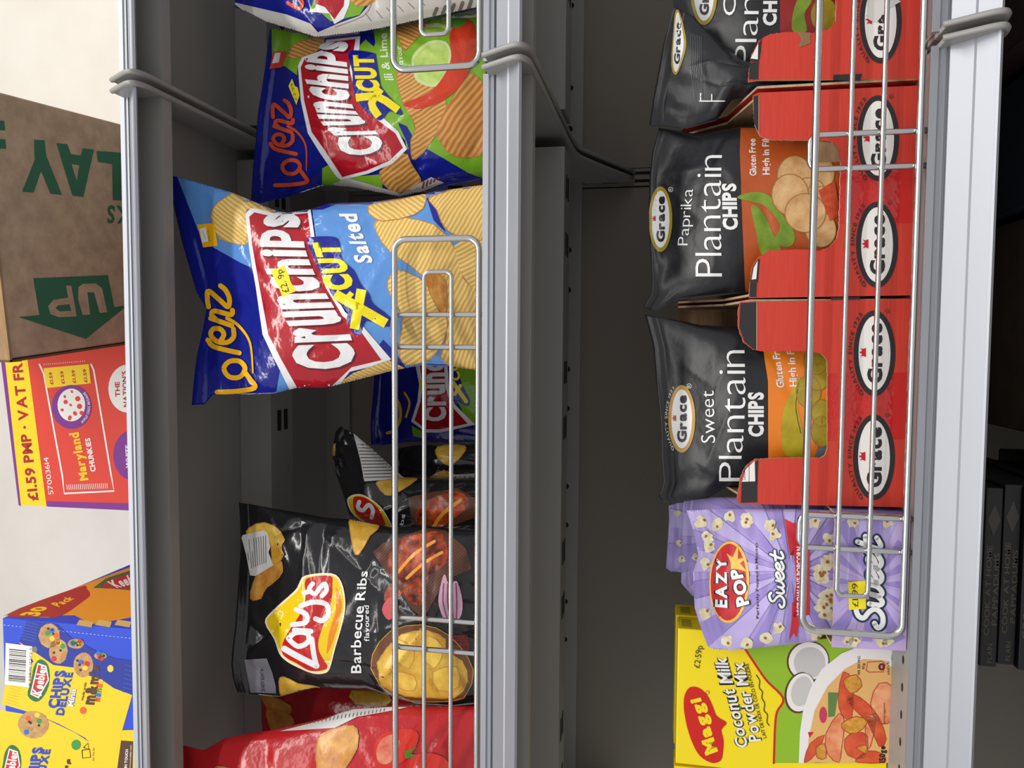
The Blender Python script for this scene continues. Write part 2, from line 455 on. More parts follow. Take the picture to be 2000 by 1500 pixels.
def shelf(level, xa, xb, label, holes=False, front=True):
    z = DECK[level]
    t = thing('metal_shelf', label, 'shelf', ((xa + xb) / 2, 0.93, z), 'grey steel shelves of the shelving unit')
    e = 0.0078
    # folded steel deck: nose, front flange, flat top, rear flange
    prof = [(0.701, z), (1.178, z), (1.178, z - 0.045), (1.174, z - 0.045), (1.174, z - 0.004), (0.705, z - 0.004),
            (0.705, z - 0.0395), (0.716, z - 0.0395), (0.716, z - 0.043), (0.701, z - 0.043)]
    d = MB().extrude(prof, xa + e, xb - e).build('deck', GREY, t)
    c = MB().extrude([(0.905, z - 0.0045), (0.965, z - 0.0045), (0.965, z - 0.049), (0.905, z - 0.049)], xa + 0.022, xb - 0.022).build('stiffening_channel', GREY, t)
    for xs in [(xa + xb) / 2 + 0.19 + k for k in (0.0, -0.07, -0.23, -0.30, -0.46, -0.53, 0.16, 0.23)]:
        for dy in (0.0, 0.018):
            MB().box(xs, xs + 0.028, 0.922 + dy, 0.932 + dy, z - 0.0496, z - 0.049).build('slot', DARKHOLE, c)
    for xs in np.arange(xa + 0.075, xb, 0.0625):
        if level == 'mid' and not (xs < -0.5 or xs > 0.6):
            a = np.linspace(0, 2 * math.pi, 14, endpoint=False)
            v = [(xs + 0.0045 * math.cos(g), 1.1735, z - 0.025 + 0.0045 * math.sin(g)) for g in a]
            if round((xs - xa) / 0.0625) % 3: MB().add(v, [tuple(range(14))]).build('hole', DARKHOLE, d)
    # aluminium ticket rail, leaning back, with ridges
    rp = [(0.7008, z + 0.0045), (0.6985, z + 0.0045), (0.6980, z - 0.001), (0.6995, z - 0.0025), (0.6995, z - 0.004), (0.6965, z - 0.0045), (0.6965, z - 0.0065),
          (0.6990, z - 0.0070), (0.6985, z - 0.0085), (0.6955, z - 0.009),
          (0.6820, z - 0.0225), (0.6814, z - 0.0221), (0.6808, z - 0.0238), (0.6698, z - 0.0346), (0.6684, z - 0.0341), (0.6668, z - 0.0358), (0.6680, z - 0.0380),
          (0.6704, z - 0.0376), (0.6985, z - 0.0105), (0.7008, z - 0.0105)]
    MB().extrude(rp, xa + e - 0.002, xb - e + 0.002).build('ticket_rail', ALU, t)
    for sx, xx in ((1, xa + 0.0055), (-1, xb - 0.0055)):
        bp = [(0.684, z - 0.001), (0.694, z - 0.001), (1.17, z - 0.002), (1.184, z - 0.002), (1.184, z - 0.126), (1.165, z - 0.122), (1.04, z - 0.062), (0.99, z - 0.050),
              (0.74, z - 0.044), (0.700, z - 0.044), (0.676, z - 0.043), (0.666, z - 0.040), (0.664, z - 0.034), (0.668, z - 0.026)]
        o = MB().extrude(bp, xx - 0.0022, xx + 0.0022).build('bracket', GREY, t)
        rim = [(xx, y, zz) for y, zz in bp[:2][::-1]] + [(xx, y, zz) for y, zz in bp[:6:-1]] + [(xx, y, zz) for y, zz in bp[6:3:-1]]
        q = catmull([(xx, 0.683, z + 0.001), (xx, 0.674, z - 0.014), (xx, 0.665, z - 0.030), (xx, 0.665, z - 0.038), (xx, 0.676, z - 0.043), (xx, 0.70, z - 0.044), (xx, 0.74, z - 0.045), (xx, 0.99, z - 0.051), (xx, 1.04, z - 0.063), (xx, 1.165, z - 0.122)], False, 5)
        MB().tube(q, 0.0027, seg=8).build('rolled_edge', GREY, o, True)
    if holes:
        for xs in np.arange(xa + 0.06, xb - 0.05, 0.026):
            a = np.linspace(0, 2 * math.pi, 12, endpoint=False)
            MB().add([(xs + 0.0042 * math.cos(g), 0.7285 + 0.0022 * math.sin(g), z + 0.0003) for g in a], [tuple(range(12))]).build('hole', DARKHOLE, d)
    return t
LA, LB, RA, RB = XJ - 1.0, XJ, XJ, XJ + 1.0
shelf('top', LA, LB, 'grey metal top shelf holding the brown carton and the biscuit boxes')
shelf('top', RA, RB, 'empty grey metal top shelf across the joint from the brown carton')
shelf('mid', LA, LB, 'grey metal shelf with silver edge under the crisp bags')
shelf('mid', RA, RB, 'grey metal shelf under the last green crisp bag, past the bracket joint')
shelf('low', LA, LB, 'grey perforated metal shelf carrying red snack cartons and yellow boxes', True)
shelf('low', RA, RB, 'grey metal shelf end past the joint under the torn red carton')
shelf('base', LA, LB, 'grey metal shelf in shadow under the stacked black boxes')
shelf('base', RA, RB, 'grey metal shelf in shadow past the joint under dark cartons')

# ------------------------------------------------------------------ wire fences along the shelf edges
def rrect(x0, x1, z0, z1, Y, r, n=6):
    pts = []
    for cx, cz, a0 in ((x1 - r, z1 - r, 0), (x0 + r, z1 - r, 90), (x0 + r, z0 + r, 180), (x1 - r, z0 + r, 270)):
        for k in range(n + 1):
            a = math.radians(a0 + 90 * k / n); pts.append((cx + r * math.cos(a), Y, cz + r * math.sin(a)))
    # extra points along the straights keep the rings even
    return pts
def fence(label, x0, x1, z0, z1, zi0, zi1, xi0, xi1, hoops, deck):
    Y = 0.708
    t = thing('wire_fence', label, 'shelf fence', ((x0 + x1) / 2, Y, deck), 'silver wire fences on the shelf edges')
    MB().tube(rrect(x0, x1, z0, z1, Y, 0.012), 0.0033, True).build('outer_wire', CHROME, t, True)
    MB().tube(rrect(xi0, xi1, zi0, zi1, Y + 0.0005, 0.006), 0.0023, True).build('inner_wire', CHROME, t, True)
    for ha, hb in hoops:
        a, b = min(ha, hb), max(ha, hb); zt = z1 + 0.0035; r = 0.008; Yb = Y + 0.0055
        pts = [(a, Yb, deck + 0.001)] + [(a, Yb, z) for z in np.linspace(z0, zt - r, 5)]
        pts += [(a + r - r * math.cos(g), Yb, zt - r + r * math.sin(g)) for g in np.linspace(0.3, math.pi / 2, 5)]
        pts += [(b - r + r * math.sin(g), Yb, zt - r + r * math.cos(g)) for g in np.linspace(0.0, math.pi / 2 - 0.3, 5)]
        pts += [(b, Yb, z) for z in np.linspace(zt - r, z0, 5)] + [(b, Yb, deck + 0.001)]
        MB().tube(pts, 0.0027).build('hoop', CHROME, t, True)
    return t
W = lambda y, x=860: at(x, y, 0.708)[0]
Z = lambda x, y=800: at(x, y, 0.708)[2]
fence('silver wire fence in front of the blue bag and the black bags', -0.665, W(466), Z(934), Z(771), Z(881), Z(828), -0.64, W(531, 850),
      [(W(614), W(678)), (W(1215), W(1275)), (-0.60, -0.57)], DECK['mid'])
fence('silver wire fence in front of the chili and lime crisp bag', W(132), 1.10, Z(937, 60), Z(768, 60), Z(876, 40), Z(822, 40), W(66), 1.07,
      [(0.45, 0.482), (0.80, 0.832)], DECK['mid'])
fence('silver wire fence along the red snack cartons and the purple popcorn tray', W(1238, 1680), 0.72, Z(1778), Z(1578), Z(1707), Z(1645), W(1165, 1680), 0.69,
      [(W(1012, 1680), W(1077, 1680)), (W(257, 1680), W(325, 1680)), (0.50, 0.532)], DECK['low'])

# ================================================================== cartons on the top shelf
t1, t2, t3 = zf(0, 0, 2.885), zf(0, 480, 2.885), zf(0, 980, 2.885)
GREEN_INK = mat((58, 112, 88), rough=0.8, spec=0.2)

# small carton that carries the brown one (behind the shelf lip)
zt = DECK['top']
t = thing('cardboard_box', 'plain brown carton under the larger brown carton with green print', 'box', (0.13, 1.06, zt))
bevel(MB().box(0.02, 0.25, 0.955, 1.165, zt + 0.0006, 1.938).build('carton', kraft(), t), 0.002)
# brown carton lying on its side and reaching forward: its printed side looks down
cz = 1.94
t = thing('cardboard_box', 'large brown cardboard carton with green lettering and arrow, jutting out over the shelf', 'box', (0.14, 0.95, cz))
ang = math.radians(-6.0); cx0, cy0 = -0.0224, 0.745
def RC(p):
    x, y = p[0], p[1]; return (cx0 + x * math.cos(ang) - y * math.sin(ang), cy0 + x * math.sin(ang) + y * math.cos(ang), p[2])
bevel(MB().box(0, 0.305, 0.004, 0.40, cz, cz + 0.24, R=RC).build('carton', kraft((196, 172, 148)), t), 0.0025)
MB().box(-0.0035, -0.0008, 0.0, 0.39, cz - 0.001, cz + 0.10, R=RC).build('flap', kraft((120, 92, 66)), t)
MB().box(-0.003, 0.31, 0.0005, 0.0035, cz - 0.001, cz + 0.11, R=RC).build('flap', kraft((176, 144, 106)), t)
a = Art(t, plane_hit((0, 0, cz), (0, 0, -1.0)))


# the letters run up the box, heads to the left
a.poly('lettering', t1((192, 787), (252, 790), (262, 880), (350, 1098), (285, 1092), (232, 965), (190, 1085), (125, 1080), (196, 900)), GREEN_INK)
a.poly('lettering', t1((318, 806), (380, 812), (400, 868), (455, 876), (466, 835), (530, 843), (470, 1110), (408, 1102)), GREEN_INK)
a.poly('lettering', t1((404, 925), (447, 932), (432, 1020)), kraft((196, 172, 148)), 2)
a.poly('lettering', t1((543, 850), (720, 862), (720, 1130), (635, 1128), (632, 925), (552, 912)), GREEN_INK)
a.poly('lettering', t1((-60, 675), (24, 680), (30, 735), (-60, 730)), GREEN_INK)
a.poly('lettering', t1((-60, 780), (30, 785), (36, 838), (-60, 834)), GREEN_INK)
a.line('lettering', 'KS', t1((720, 1165))[0], t1((606, 1160))[0], 34, GREEN_INK, 1, 0.03)
a.poly('arrow', t2((188, 183), (608, 165), (645, 345), (720, 335), (485, 525), (105, 402), (222, 390)), GREEN_INK)
KB = kraft((196, 172, 148))
a.poly('arrow', t2((442, 232), (470, 214), (540, 212), (575, 240), (605, 375), (562, 378), (530, 262), (492, 262), (508, 388), (466, 390), (440, 300)), KB, 2)
a.poly('arrow', t2((372, 225), (402, 225), (432, 398), (330, 402), (285, 385), (272, 340), (300, 305), (385, 292)), KB, 2)
a.poly('arrow', t2((392, 330), (402, 366), (335, 370), (312, 350), (330, 335)), GREEN_INK, 3)
a.flush()

# red and yellow biscuit box
MY = 0.985
pr = at(5, 705, MY); pl = at(40, 988, MY)
t = thing('biscuit_box', 'red printed biscuit carton with yellow price band, beside the brown carton', 'box', (-0.145, MY + 0.08, zt))
RED = card((222, 62, 44)); YEL = card((250, 214, 18)); PUR = card((124, 44, 142)); WHT = card((240, 238, 232)); DRED = card((168, 30, 34))
top0, top1 = at(40, 988, MY)[2], at(1, 672, MY)[2]
v = []
xL, xR = -0.2565, -0.003
for Y in (MY, MY + 0.17):
    v += [(xL, Y, zt + 0.0006), (xR, Y, zt + 0.0006), (xR, Y, top1), (xL, Y, top0)]
bevel(mesh_obj('carton', v, [(0, 1, 2, 3), (5, 4, 7, 6), (4, 0, 3, 7), (1, 5, 6, 2), (3, 2, 6, 7), (4, 5, 1, 0)], [RED, PUR], t, [0, 1, 1, 1, 1, 1], False, t.location), 0.0015)
a = Art(t, plane_hit((0, MY, 0), (0, -1, 0)))
a.poly('price_band', t2((9, 560), (145, 560), (262, 1468), (115, 1462)), YEL, 1)
a.poly('carton_trim', t2((-6, 560), (18, 560), (118, 1468), (105, 1462)), PUR, 2)
a.poly('carton_trim', t2((262, 1440), (738, 1452), (740, 1492), (266, 1470)), PUR, 2)
a.text('price_lettering', '£1.59 PMP · VAT FRE', t2((214, 1435), (116, 612)), t2((160, 1440), (60, 616)), DRED, 3, 0.035)
a.text('number_lettering', '57003614', t2((302, 1400), (272, 1190)), t2((274, 1405), (244, 1195)), WHT, 3, 0.0)
a.stroke('packet_picture', t2((222, 668), (246, 720), (352, 1300), (362, 1396), (643, 1382), (626, 1290), (528, 700), (513, 668)), 3.2, WHT, 2, smooth=0)
a.poly('packet_picture', t2((245, 690), (500, 667), (512, 775), (262, 802)), YEL, 2)
for k in range(4):
    x = 300 + k * 64
    a.line('packet_picture', '£1.59', t2((x, 782 - 4 * k))[0], t2((x - 8, 712 - 6 * k))[0], 6.0, DRED, 3, 0.03)
for k in range(22):
    y = 1360 - 0.0 * k; x = 380 + k * 10.8
    a.stroke('packet_picture', t2((x, 1376 - k * 0.4), (x - 4, 1346 - k * 0.4)), 1.2, WHT, 2, smooth=0)
    if k < 20: a.stroke('packet_picture', t2((250 + k * 12, 694 - 28 - k * 1.0), (248 + k * 12, 672 - k * 1.0)), 1.2, WHT, 2, smooth=0)
a.oval('packet_picture', t2((403, 908))[0], 39, 43, PUR, 3); a.oval('packet_picture', t2((402, 897))[0], 27, 32, WHT, 4)
rg = random.Random(4)
for (x, y) in ((365, 850), (405, 822), (438, 862), (350, 925), (398, 897), (448, 905), (423, 945), (370, 880), (393, 970), (460, 942)):
    r = rg.uniform(8, 16) / 2.885
    a.oval('packet_picture', t2((x, y))[0], r, r * rg.uniform(0.7, 1.1), RED, 5, rg.uniform(0, 3), 8)
a.arc('packet_picture', 'WHITE CHOC BROWNIE', t2((402, 905))[0], 32, 36, 55, -45, 5, WHT, 5, 0.02)
a.text('brand_lettering', 'Maryland', t2((497, 1320), (440, 1050)), t2((452, 1325), (388, 1058)), card((250, 200, 30)), 3, 0.045)
a.text('brand_lettering', 'CHUNKiES', t2((540, 1270), (506, 1082)), t2((512, 1275), (478, 1087)), WHT, 3, 0.04)
a.oval('badge', t2((720, 805))[0], 38, 47, WHT, 2)
a.line('badge', 'THE', t2((676, 850))[0], t2((672, 766))[0], 9, DRED, 3, 0.03); a.line('badge', "NATION'S", t2((722, 908))[0], t2((712, 706))[0], 9, DRED, 3, 0.03)
a.oval('badge', t2((745, 1180))[0], 37, 49, PUR, 2); a.line('badge', 'WHITE', t2((733, 1252))[0], t2((729, 1122))[0], 8, WHT, 3, 0.03)
a.flush()

# blue and yellow cookie box, its end face turned to the right
KY = 0.722; kx = -0.322; kz = 1.937
t = thing('cookie_box', 'blue and yellow cookie carton with white barcode and picture of cookies', 'box', (-0.47, KY + 0.14, zt))
BLUE = card((34, 72, 206)); KYEL = card((252, 206, 24)); ORG = card((236, 158, 30)); MAR = card((178, 44, 38))
DB = card((26, 48, 150)); LEAF = card((40, 110, 50)); BRN = card((84, 52, 30)); BLK = card((20, 20, 20))
bevel(MB().box(-0.64, kx, KY, KY + 0.28, zt + 0.0006, kz).build('carton', BLUE, t), 0.0015)
a = Art(t, plane_hit((kx, 0, 0), (1.0, 0, 0)))
E0 = lambda *p: t3(*p)
a.poly('end_print', E0((20, 642), (270, 652), (330, 640), (420, 640), (520, 690), (750, 650), (750, 362), (500, 455)), ORG, 1)
a.poly('end_print', E0((40, 634), (250, 648), (350, 640), (470, 560), (508, 525), (490, 492), (440, 482)), MAR, 2, 4)
a.text('end_print', '30', E0((208, 645), (270, 592)), E0((105, 640), (205, 590)), KYEL, 3, 0.05)
a.text('end_print', 'Pack', E0((330, 592), (420, 545)), E0((285, 575), (385, 530)), KYEL, 3, 0.03)
a.poly('end_print', E0((525, 485), (600, 430), (750, 382), (750, 500), (640, 490)), LEAF, 2); a.poly('end_print', E0((565, 475), (640, 430), (750, 400), (750, 490), (620, 488)), MAR, 3)
a.text('end_print', 'Keeb', E0((660, 485), (750, 462)), E0((600, 450), (740, 405)), WHT, 4, 0.03)
for x in (430, 535, 645, 740):
    a.poly('end_print', E0((x, 694), (x + 18, 664), (x + 95, 676), (x + 85, 708)), card((226, 190, 110)), 3)
a.flush()
a = Art(t, plane_hit((0, KY, 0), (0, -1, 0)))
a.poly('front_print', t3((-10, 1172), (100, 1190), (240, 1215), (420, 1300), (560, 1390), (690, 1288), (776, 1285), (792, 1560), (-10, 1560)), KYEL, 1)
PK = [(32, 1020), (10, 1140), (180, 1190), (330, 1250), (480, 1330), (570, 1420), (645, 1442), (745, 1090), (768, 900), (640, 880), (560, 850), (400, 765), (320, 690), (150, 672), (108, 790), (190, 900), (60, 1000)]
a.poly('packet_picture', t3(*PK), KYEL, 2)
a.poly('packet_picture', t3((150, 672), (108, 790), (200, 850), (300, 920), (420, 935), (440, 970), (500, 980), (570, 1000), (640, 1050), (745, 1090), (768, 900), (640, 880), (560, 850), (400, 765), (320, 690)), DB, 3)
for k in range(7):
    a.stroke('packet_picture', t3((120 + k * 3, 770 - k * 16), (200 + k * 3, 790 - k * 16)), 1.1, card((60, 90, 200)), 4, smooth=0)
    a.stroke('packet_picture', t3((690 + k * 2, 1070 - k * 25), (748 + k * 2, 1084 - k * 25)), 1.1, card((60, 90, 200)), 4, smooth=0)
    a.stroke('packet_picture', t3((30 + k * 5, 1130 - k * 16), (100 + k * 3, 1150 - k * 16)), 1.1, card((226, 178, 20)), 3, smooth=0)
COOK = mat((208, 164, 104), rough=0.6, kind='noise', rgb2=(172, 124, 70), scale=160.0)
DOTS = [card((206, 40, 44)), card((40, 110, 200)), card((60, 150, 60)), card((232, 96, 40)), card((246, 206, 40)), card((60, 38, 26))]
def cookie(cx, cy, rx, ry, sd, part='packet_picture'):
    g = random.Random(sd); c = t3((cx, cy))[0]
    t = np.linspace(0, 2 * math.pi, 18, endpoint=False)
    a.poly(part, [(c[0] + rx / 2.885 * math.cos(k) * g.uniform(0.96, 1.04), c[1] + ry / 2.885 * math.sin(k) * g.uniform(0.96, 1.04)) for k in t], COOK, 4)
    for k in range(7):
        q, r = g.uniform(0, 6.28), g.uniform(0.15, 0.75); s = 5.2 if k < 4 else 2.6
        a.oval(part, (c[0] + r * rx / 2.885 * math.cos(q), c[1] + r * ry / 2.885 * math.sin(q)), s, s, DOTS[(sd + k) % 5] if k < 4 else DOTS[5], 5, n=14)
cookie(278, 755, 60, 70, 1); cookie(328, 842, 52, 72, 2); cookie(470, 920, 56, 70, 3); cookie(428, 800, 46, 28, 4); cookie(565, 868, 36, 20, 5); cookie(188, 1255, 86, 78, 6)
a.oval('packet_picture', t3((622, 940))[0], 6, 7, card((246, 206, 60)), 5); a.oval('packet_picture', t3((468, 1176))[0], 6.5, 7, DOTS[3], 5); a.oval('front_print', t3((428, 1370))[0], 9, 10, DOTS[2], 5); a.oval('packet_picture', t3((196, 832))[0], 5, 6, card((120, 120, 120)), 5)
def logo(dx, dy, n='brand_logo'):
    a.poly(n, [(x + dx, y + dy) for x, y in t3((155, 1090), (175, 1010), (190, 930), (225, 888), (270, 920), (280, 1010), (250, 1090), (205, 1128))], LEAF, 4, 3)
    a.poly(n, [(x + dx, y + dy) for x, y in t3((170, 1085), (212, 908), (262, 925), (276, 1005), (218, 1108))], WHT, 5)
    a.poly(n, [(x + dx, y + dy) for x, y in t3((178, 1082), (216, 918), (256, 932), (268, 1003), (216, 1098))], card((200, 36, 40)), 6)
    a.text(n, 'Keebler', [(x + dx, y + dy) for x, y in t3((232, 1095), (262, 925))], [(x + dx, y + dy) for x, y in t3((180, 1080), (218, 922))], WHT, 7, 0.035)
logo(0, 0); logo(-56, 167)
INK = card((30, 70, 180))
for dx, dy in ((0, 0), (-44, 150)):
    sh = lambda *p: [(x + dx, y + dy) for x, y in t3(*p)]
    a.text('product_lettering', 'CHiPS', sh((325, 1165), (366, 950)), sh((268, 1162), (312, 952)), INK, 6, 0.05)
    a.text('product_lettering', 'DELUXE', sh((356, 1205), (410, 962)), sh((312, 1200), (368, 962)), INK, 6, 0.05)
a.text('product_lettering', 'Minis', t3((412, 1155), (428, 1055)), t3((380, 1150), (400, 1050)), INK, 5, 0.09); a.text('product_lettering', 'Minis', t3((412, 1155), (428, 1055)), t3((380, 1150), (400, 1050)), WHT, 6, 0.03)
a.text('product_lettering', 'made with', t3((468, 1120), (488, 1020)), t3((455, 1118), (474, 1018)), BLK, 6, 0.02)
a.text('product_lettering', "m&m's", t3((525, 1145), (570, 925)), t3((462, 1140), (515, 925)), BRN, 6, 0.06)
for k, (ch, c) in enumerate(zip('minis', (0, 1, 2, 3, 4))):
    y = 1128 - k * 26; a.line('product_lettering', ch, t3((560 + k * 4, y))[0], t3((564 + k * 4, y - 22))[0], 12, DOTS[c], 6, 0.04)
a.poly('barcode', t3((32, 795), (182, 815), (165, 1046), (27, 1030)), WHT, 6)
g = random.Random(9); y = 828.0
while y < 1015:
    wd = g.choice((2, 2, 4, 6)); x0 = 52 - (y - 828) * 0.03
    a.poly('barcode', t3((x0, y), (x0 + 96, y + 10), (x0 + 96, y + 10 + wd), (x0, y + wd)), BLK, 7); y += wd + g.choice((3, 4, 6))
a.text('barcode', '0 22800 17272 0', t3((172, 1040), (178, 822)), t3((160, 1038), (167, 822)), BLK, 7, 0.0)
a.poly('front_print', t3((682, 1345), (750, 1350), (746, 1540), (655, 1540)), BRN, 3); a.text('front_print', 'IN TOUCH', t3((715, 1500), (722, 1395)), t3((700, 1500), (707, 1395)), WHT, 4, 0.03); a.text('front_print', 'www.keebler.com', t3((736, 1500), (742, 1372)), t3((727, 1500), (732, 1372)), WHT, 4, 0.0)
a.line('front_print', "m's", t3((408, 1560))[0], t3((400, 1448))[0], 12, BRN, 5, 0.06)
a.text('front_print', 'On The Go', t3((530, 1460), (532, 1385)), t3((520, 1460), (522, 1385)), BLK, 4, 0.0)
for p in ([(462, 1400), (505, 1395), (510, 1440), (465, 1445)], [(470, 1385), (495, 1360), (500, 1395)]): a.stroke('front_print', t3(*p), 1.6, BLK, 4, 0, closed=True)
for x in range(0, 760, 22): a.stroke('perforation', t3((x, 692 + x * 0.105), (x + 10, 693 + x * 0.105)), 1.0, card((200, 206, 230)), 3, smooth=0)
a.flush()

# ================================================================== crisp bags on the middle shelf
z5, z4, z7, z6 = zf(320, 320, 3.0), zf(450, 0, 3.571), zf(330, 960, 2.777), zf(440, 700, 3.571)
zm = DECK['mid']
NAVY = film((22, 32, 138)); SKY = film((92, 146, 214)); LIME = film((124, 178, 44)); FRED = film((176, 24, 38)); FDRED = film((104, 14, 26))
FWHT = film((238, 238, 240)); FYEL = film((246, 226, 20)); FGOLD = film((250, 186, 24)); FORANGE = film((222, 84, 46)); STICK = mat((246, 226, 30), rough=0.6); PENCIL = mat((70, 66, 40), rough=0.7)
def ridged(rot, c1=(238, 206, 128), c2=(208, 166, 84), sc=76.0):
    return mat(c1, rough=0.24, kind='ridge', rgb2=c2, scale=sc, rot=rot, bump=0.12, bscale=45.0)
R_A, R_B, R_C = ridged(0.5), ridged(-0.6), ridged(1.1)
P_A, P_B = ridged(0.5, (224, 172, 92), (182, 120, 56)), ridged(-0.5, (224, 172, 92), (180, 118, 54))
CRISP = mat((236, 200, 84), rough=0.25, kind='noise', rgb2=(206, 146, 36), scale=45.0, bump=0.12, bscale=45.0)
CRISP2 = mat((224, 168, 76), rough=0.25, kind='noise', rgb2=(184, 108, 40), scale=55.0, bump=0.12, bscale=45.0)

BRUSH = [[(312, 1337), (420, 1333), (532, 1312), (505, 1262), (470, 1215)], [(352, 1200), (385, 1248), (445, 1248), (476, 1200), (445, 1158), (385, 1158)],
         [(442, 1108), (352, 1088), (288, 1068), (258, 1032)], [(330, 1040), (352, 1000), (330, 968), (290, 968), (275, 1000), (310, 1040), (370, 1046), (408, 1015), (408, 968)],
         [(398, 948), (274, 905)], [(312, 918), (280, 884), (300, 862), (392, 884), (402, 858)], [(262, 838), (255, 790), (262, 745), (330, 800), (376, 838), (384, 790), (362, 740), (332, 714)]]
def lorenz(a, fr, mp, wd, mt):
    for k, s in enumerate(BRUSH): a.stroke('brand_lettering', fr(*[mp(*p) for p in s]), wd, mt, 4, 6, closed=(k == 1))
    a.stroke('brand_lettering', fr(*[mp(*p) for p in ((370, 905), (440, 950), (505, 1050), (522, 1225))]), wd * 0.75, mt, 4, taper=0.6)

# ---- blue salted bag
b = Bag('crisp_bag', 'blue crisp bag with red banner and yellow price sticker, behind the wire fence', 'crisp bag',
        top=z5((178, 1412), (184, 1250), (192, 1120), (214, 1000), (238, 850), (180, 750), (100, 450), (20, 70)),
        left=z5((245, 1408), (290, 1350), (480, 1352), (650, 1345), (780, 1312), (950, 1312), (1040, 1290), (1330, 1215), (1500, 1182), (1700, 1190), (1860, 1214)),
        right=z5((70, 74), (400, 168), (640, 268), (720, 288), (860, 266), (960, 232), (1200, 226), (1400, 200), (1600, 160), (1860, 124)),
        Y0=0.760, deck=zm, D=0.036, body=NAVY, lean=-0.05, seed=3, n=(96, 120), sealw=0.05, bottom=0.7, group='crisp bags on the middle shelf', crease=1.2)
a = b.art
a.poly('sky_field', z5((72, 60), (480, 180), (700, 260), (700, 300), (480, 295), (522, 612), (450, 580), (290, 490), (200, 390), (150, 260)), SKY, 1)
a.poly('sky_field', z5((860, 200), (1000, 180), (1860, 60), (1900, 60), (1900, 1260), (1620, 1230), (1480, 1230), (1320, 1140), (1150, 950), (1000, 780), (900, 500)), SKY, 1)
a.poly('sky_field', z5((680, 1215), (648, 1400), (830, 1360), (740, 1290)), SKY, 1)
a.poly('navy_wedge', z5((1285, 1030), (1340, 1085), (1420, 1195), (1330, 1160), (1250, 1075)), NAVY, 2)
a.poly('navy_wedge', z5((1540, 200), (1600, 190), (1650, 400), (1580, 330)), NAVY, 2); a.poly('navy_wedge', z5((860, 268), (960, 225), (1040, 225), (930, 268)), NAVY, 2)
a.poly('crisp_picture', z5((275, 300), (300, 240), (370, 190), (420, 165), (500, 180), (640, 255), (640, 285), (510, 265), (480, 290), (492, 460), (420, 468), (330, 440), (290, 370)), R_B, 2, 3)
a.poly('crisp_picture', z5((1235, 340), (1350, 310), (1500, 330), (1620, 380), (1720, 520), (1740, 640), (1800, 720), (1900, 760), (1900, 1188), (1700, 1188), (1620, 1130), (1660, 1000), (1640, 800), (1500, 640), (1330, 520), (1260, 430)), R_C, 2, 3)
a.poly('crisp_picture', z5((1700, 480), (1740, 640), (1800, 720), (1900, 790), (1900, 420), (1780, 430)), R_A, 3, 0)
a.poly('crisp_picture', z5((1310, 690), (1340, 640), (1400, 625), (1540, 700), (1640, 840), (1660, 980), (1590, 1120), (1520, 1160), (1420, 1180), (1375, 1100), (1400, 900), (1320, 760)), R_A, 4, 3)
a.poly('crisp_picture', z5((1530, 640), (1640, 660), (1660, 800), (1640, 900), (1560, 760)), CRISP2, 5, 3)
a.poly('crisp_picture', z5((1550, 200), (1640, 170), (1900, 100), (1900, 420), (1740, 430), (1640, 370), (1600, 270)), R_C, 4, 3)
a.poly('crisp_picture', z5((1195, 250), (1240, 232), (1400, 205), (1530, 178), (1520, 260), (1430, 310), (1280, 335), (1210, 300)), R_B, 4, 3)
a.poly('crisp_picture', z5((990, 1310), (1110, 1225), (1320, 1150), (1410, 1195), (1330, 1240), (1050, 1320)), R_B, 2)
a.poly('banner', z5((478, 292), (510, 260), (560, 264), (640, 288), (860, 268), (882, 420), (905, 520), (962, 700), (1062, 868), (1172, 958), (1332, 1145), (1200, 1192), (1090, 1218), (990, 1340), (740, 1330), (640, 1130), (578, 1000), (538, 720), (500, 500)), FWHT, 5)
a.poly('banner', z5((500, 310), (530, 284), (640, 308), (843, 288), (862, 440), (888, 540), (945, 720), (1045, 890), (1150, 978), (1275, 1150), (1100, 1192), (965, 1320), (785, 1320), (690, 1150), (612, 1000), (560, 720), (518, 480)), FRED, 6)
cb, ct = z5((1132, 1195), (1112, 1070), (1075, 960), (1010, 860), (938, 740), (882, 640), (830, 505), (812, 390), (790, 292)), z5((752, 1210), (752, 1110), (758, 1000), (700, 895), (655, 780), (618, 680), (575, 560), (565, 400), (600, 292))
a.text('banner_lettering', 'Crunchips', cb, ct, FDRED, 7, 0.045, fit=True, shift=(4, 4)); a.text('banner_lettering', 'Crunchips', cb, ct, FWHT, 8, 0.045, fit=True)
a.poly('cut_lettering', z5((838, 450), (870, 428), (1000, 428), (1030, 470), (1042, 560), (1110, 620), (1150, 700), (1200, 760), (1225, 820), (1325, 900), (1318, 955), (1230, 930), (1180, 925), (1150, 1002), (1110, 992), (1072, 920), (1075, 860), (1000, 790), (940, 680), (880, 560)), NAVY, 7, 3)
a.stroke('cut_lettering', z5((1002, 762), (1302, 936)), 19, FYEL, 8, 0, cap=False); a.stroke('cut_lettering', z5((1158, 735), (1116, 968)), 19, FYEL, 8, 0, cap=False); a.poly('cut_lettering', z5((1068, 768), (1090, 745), (1115, 765), (1092, 790)), FYEL, 8)
a.text('cut_lettering', 'CUT', z5((1105, 735), (1075, 630), (1046, 560), (1010, 462)), z5((948, 745), (930, 640), (905, 565), (872, 462)), FYEL, 8, 0.06)
a.text('flavour_lettering', 'Salted', z5((1222, 580), (1185, 470), (1155, 400), (1125, 292)), z5((1122, 580), (1090, 470), (1055, 400), (1025, 292)), FWHT, 5, 0.035)
lorenz(a, z5, lambda x, y: (x, y), 9.5, FGOLD)
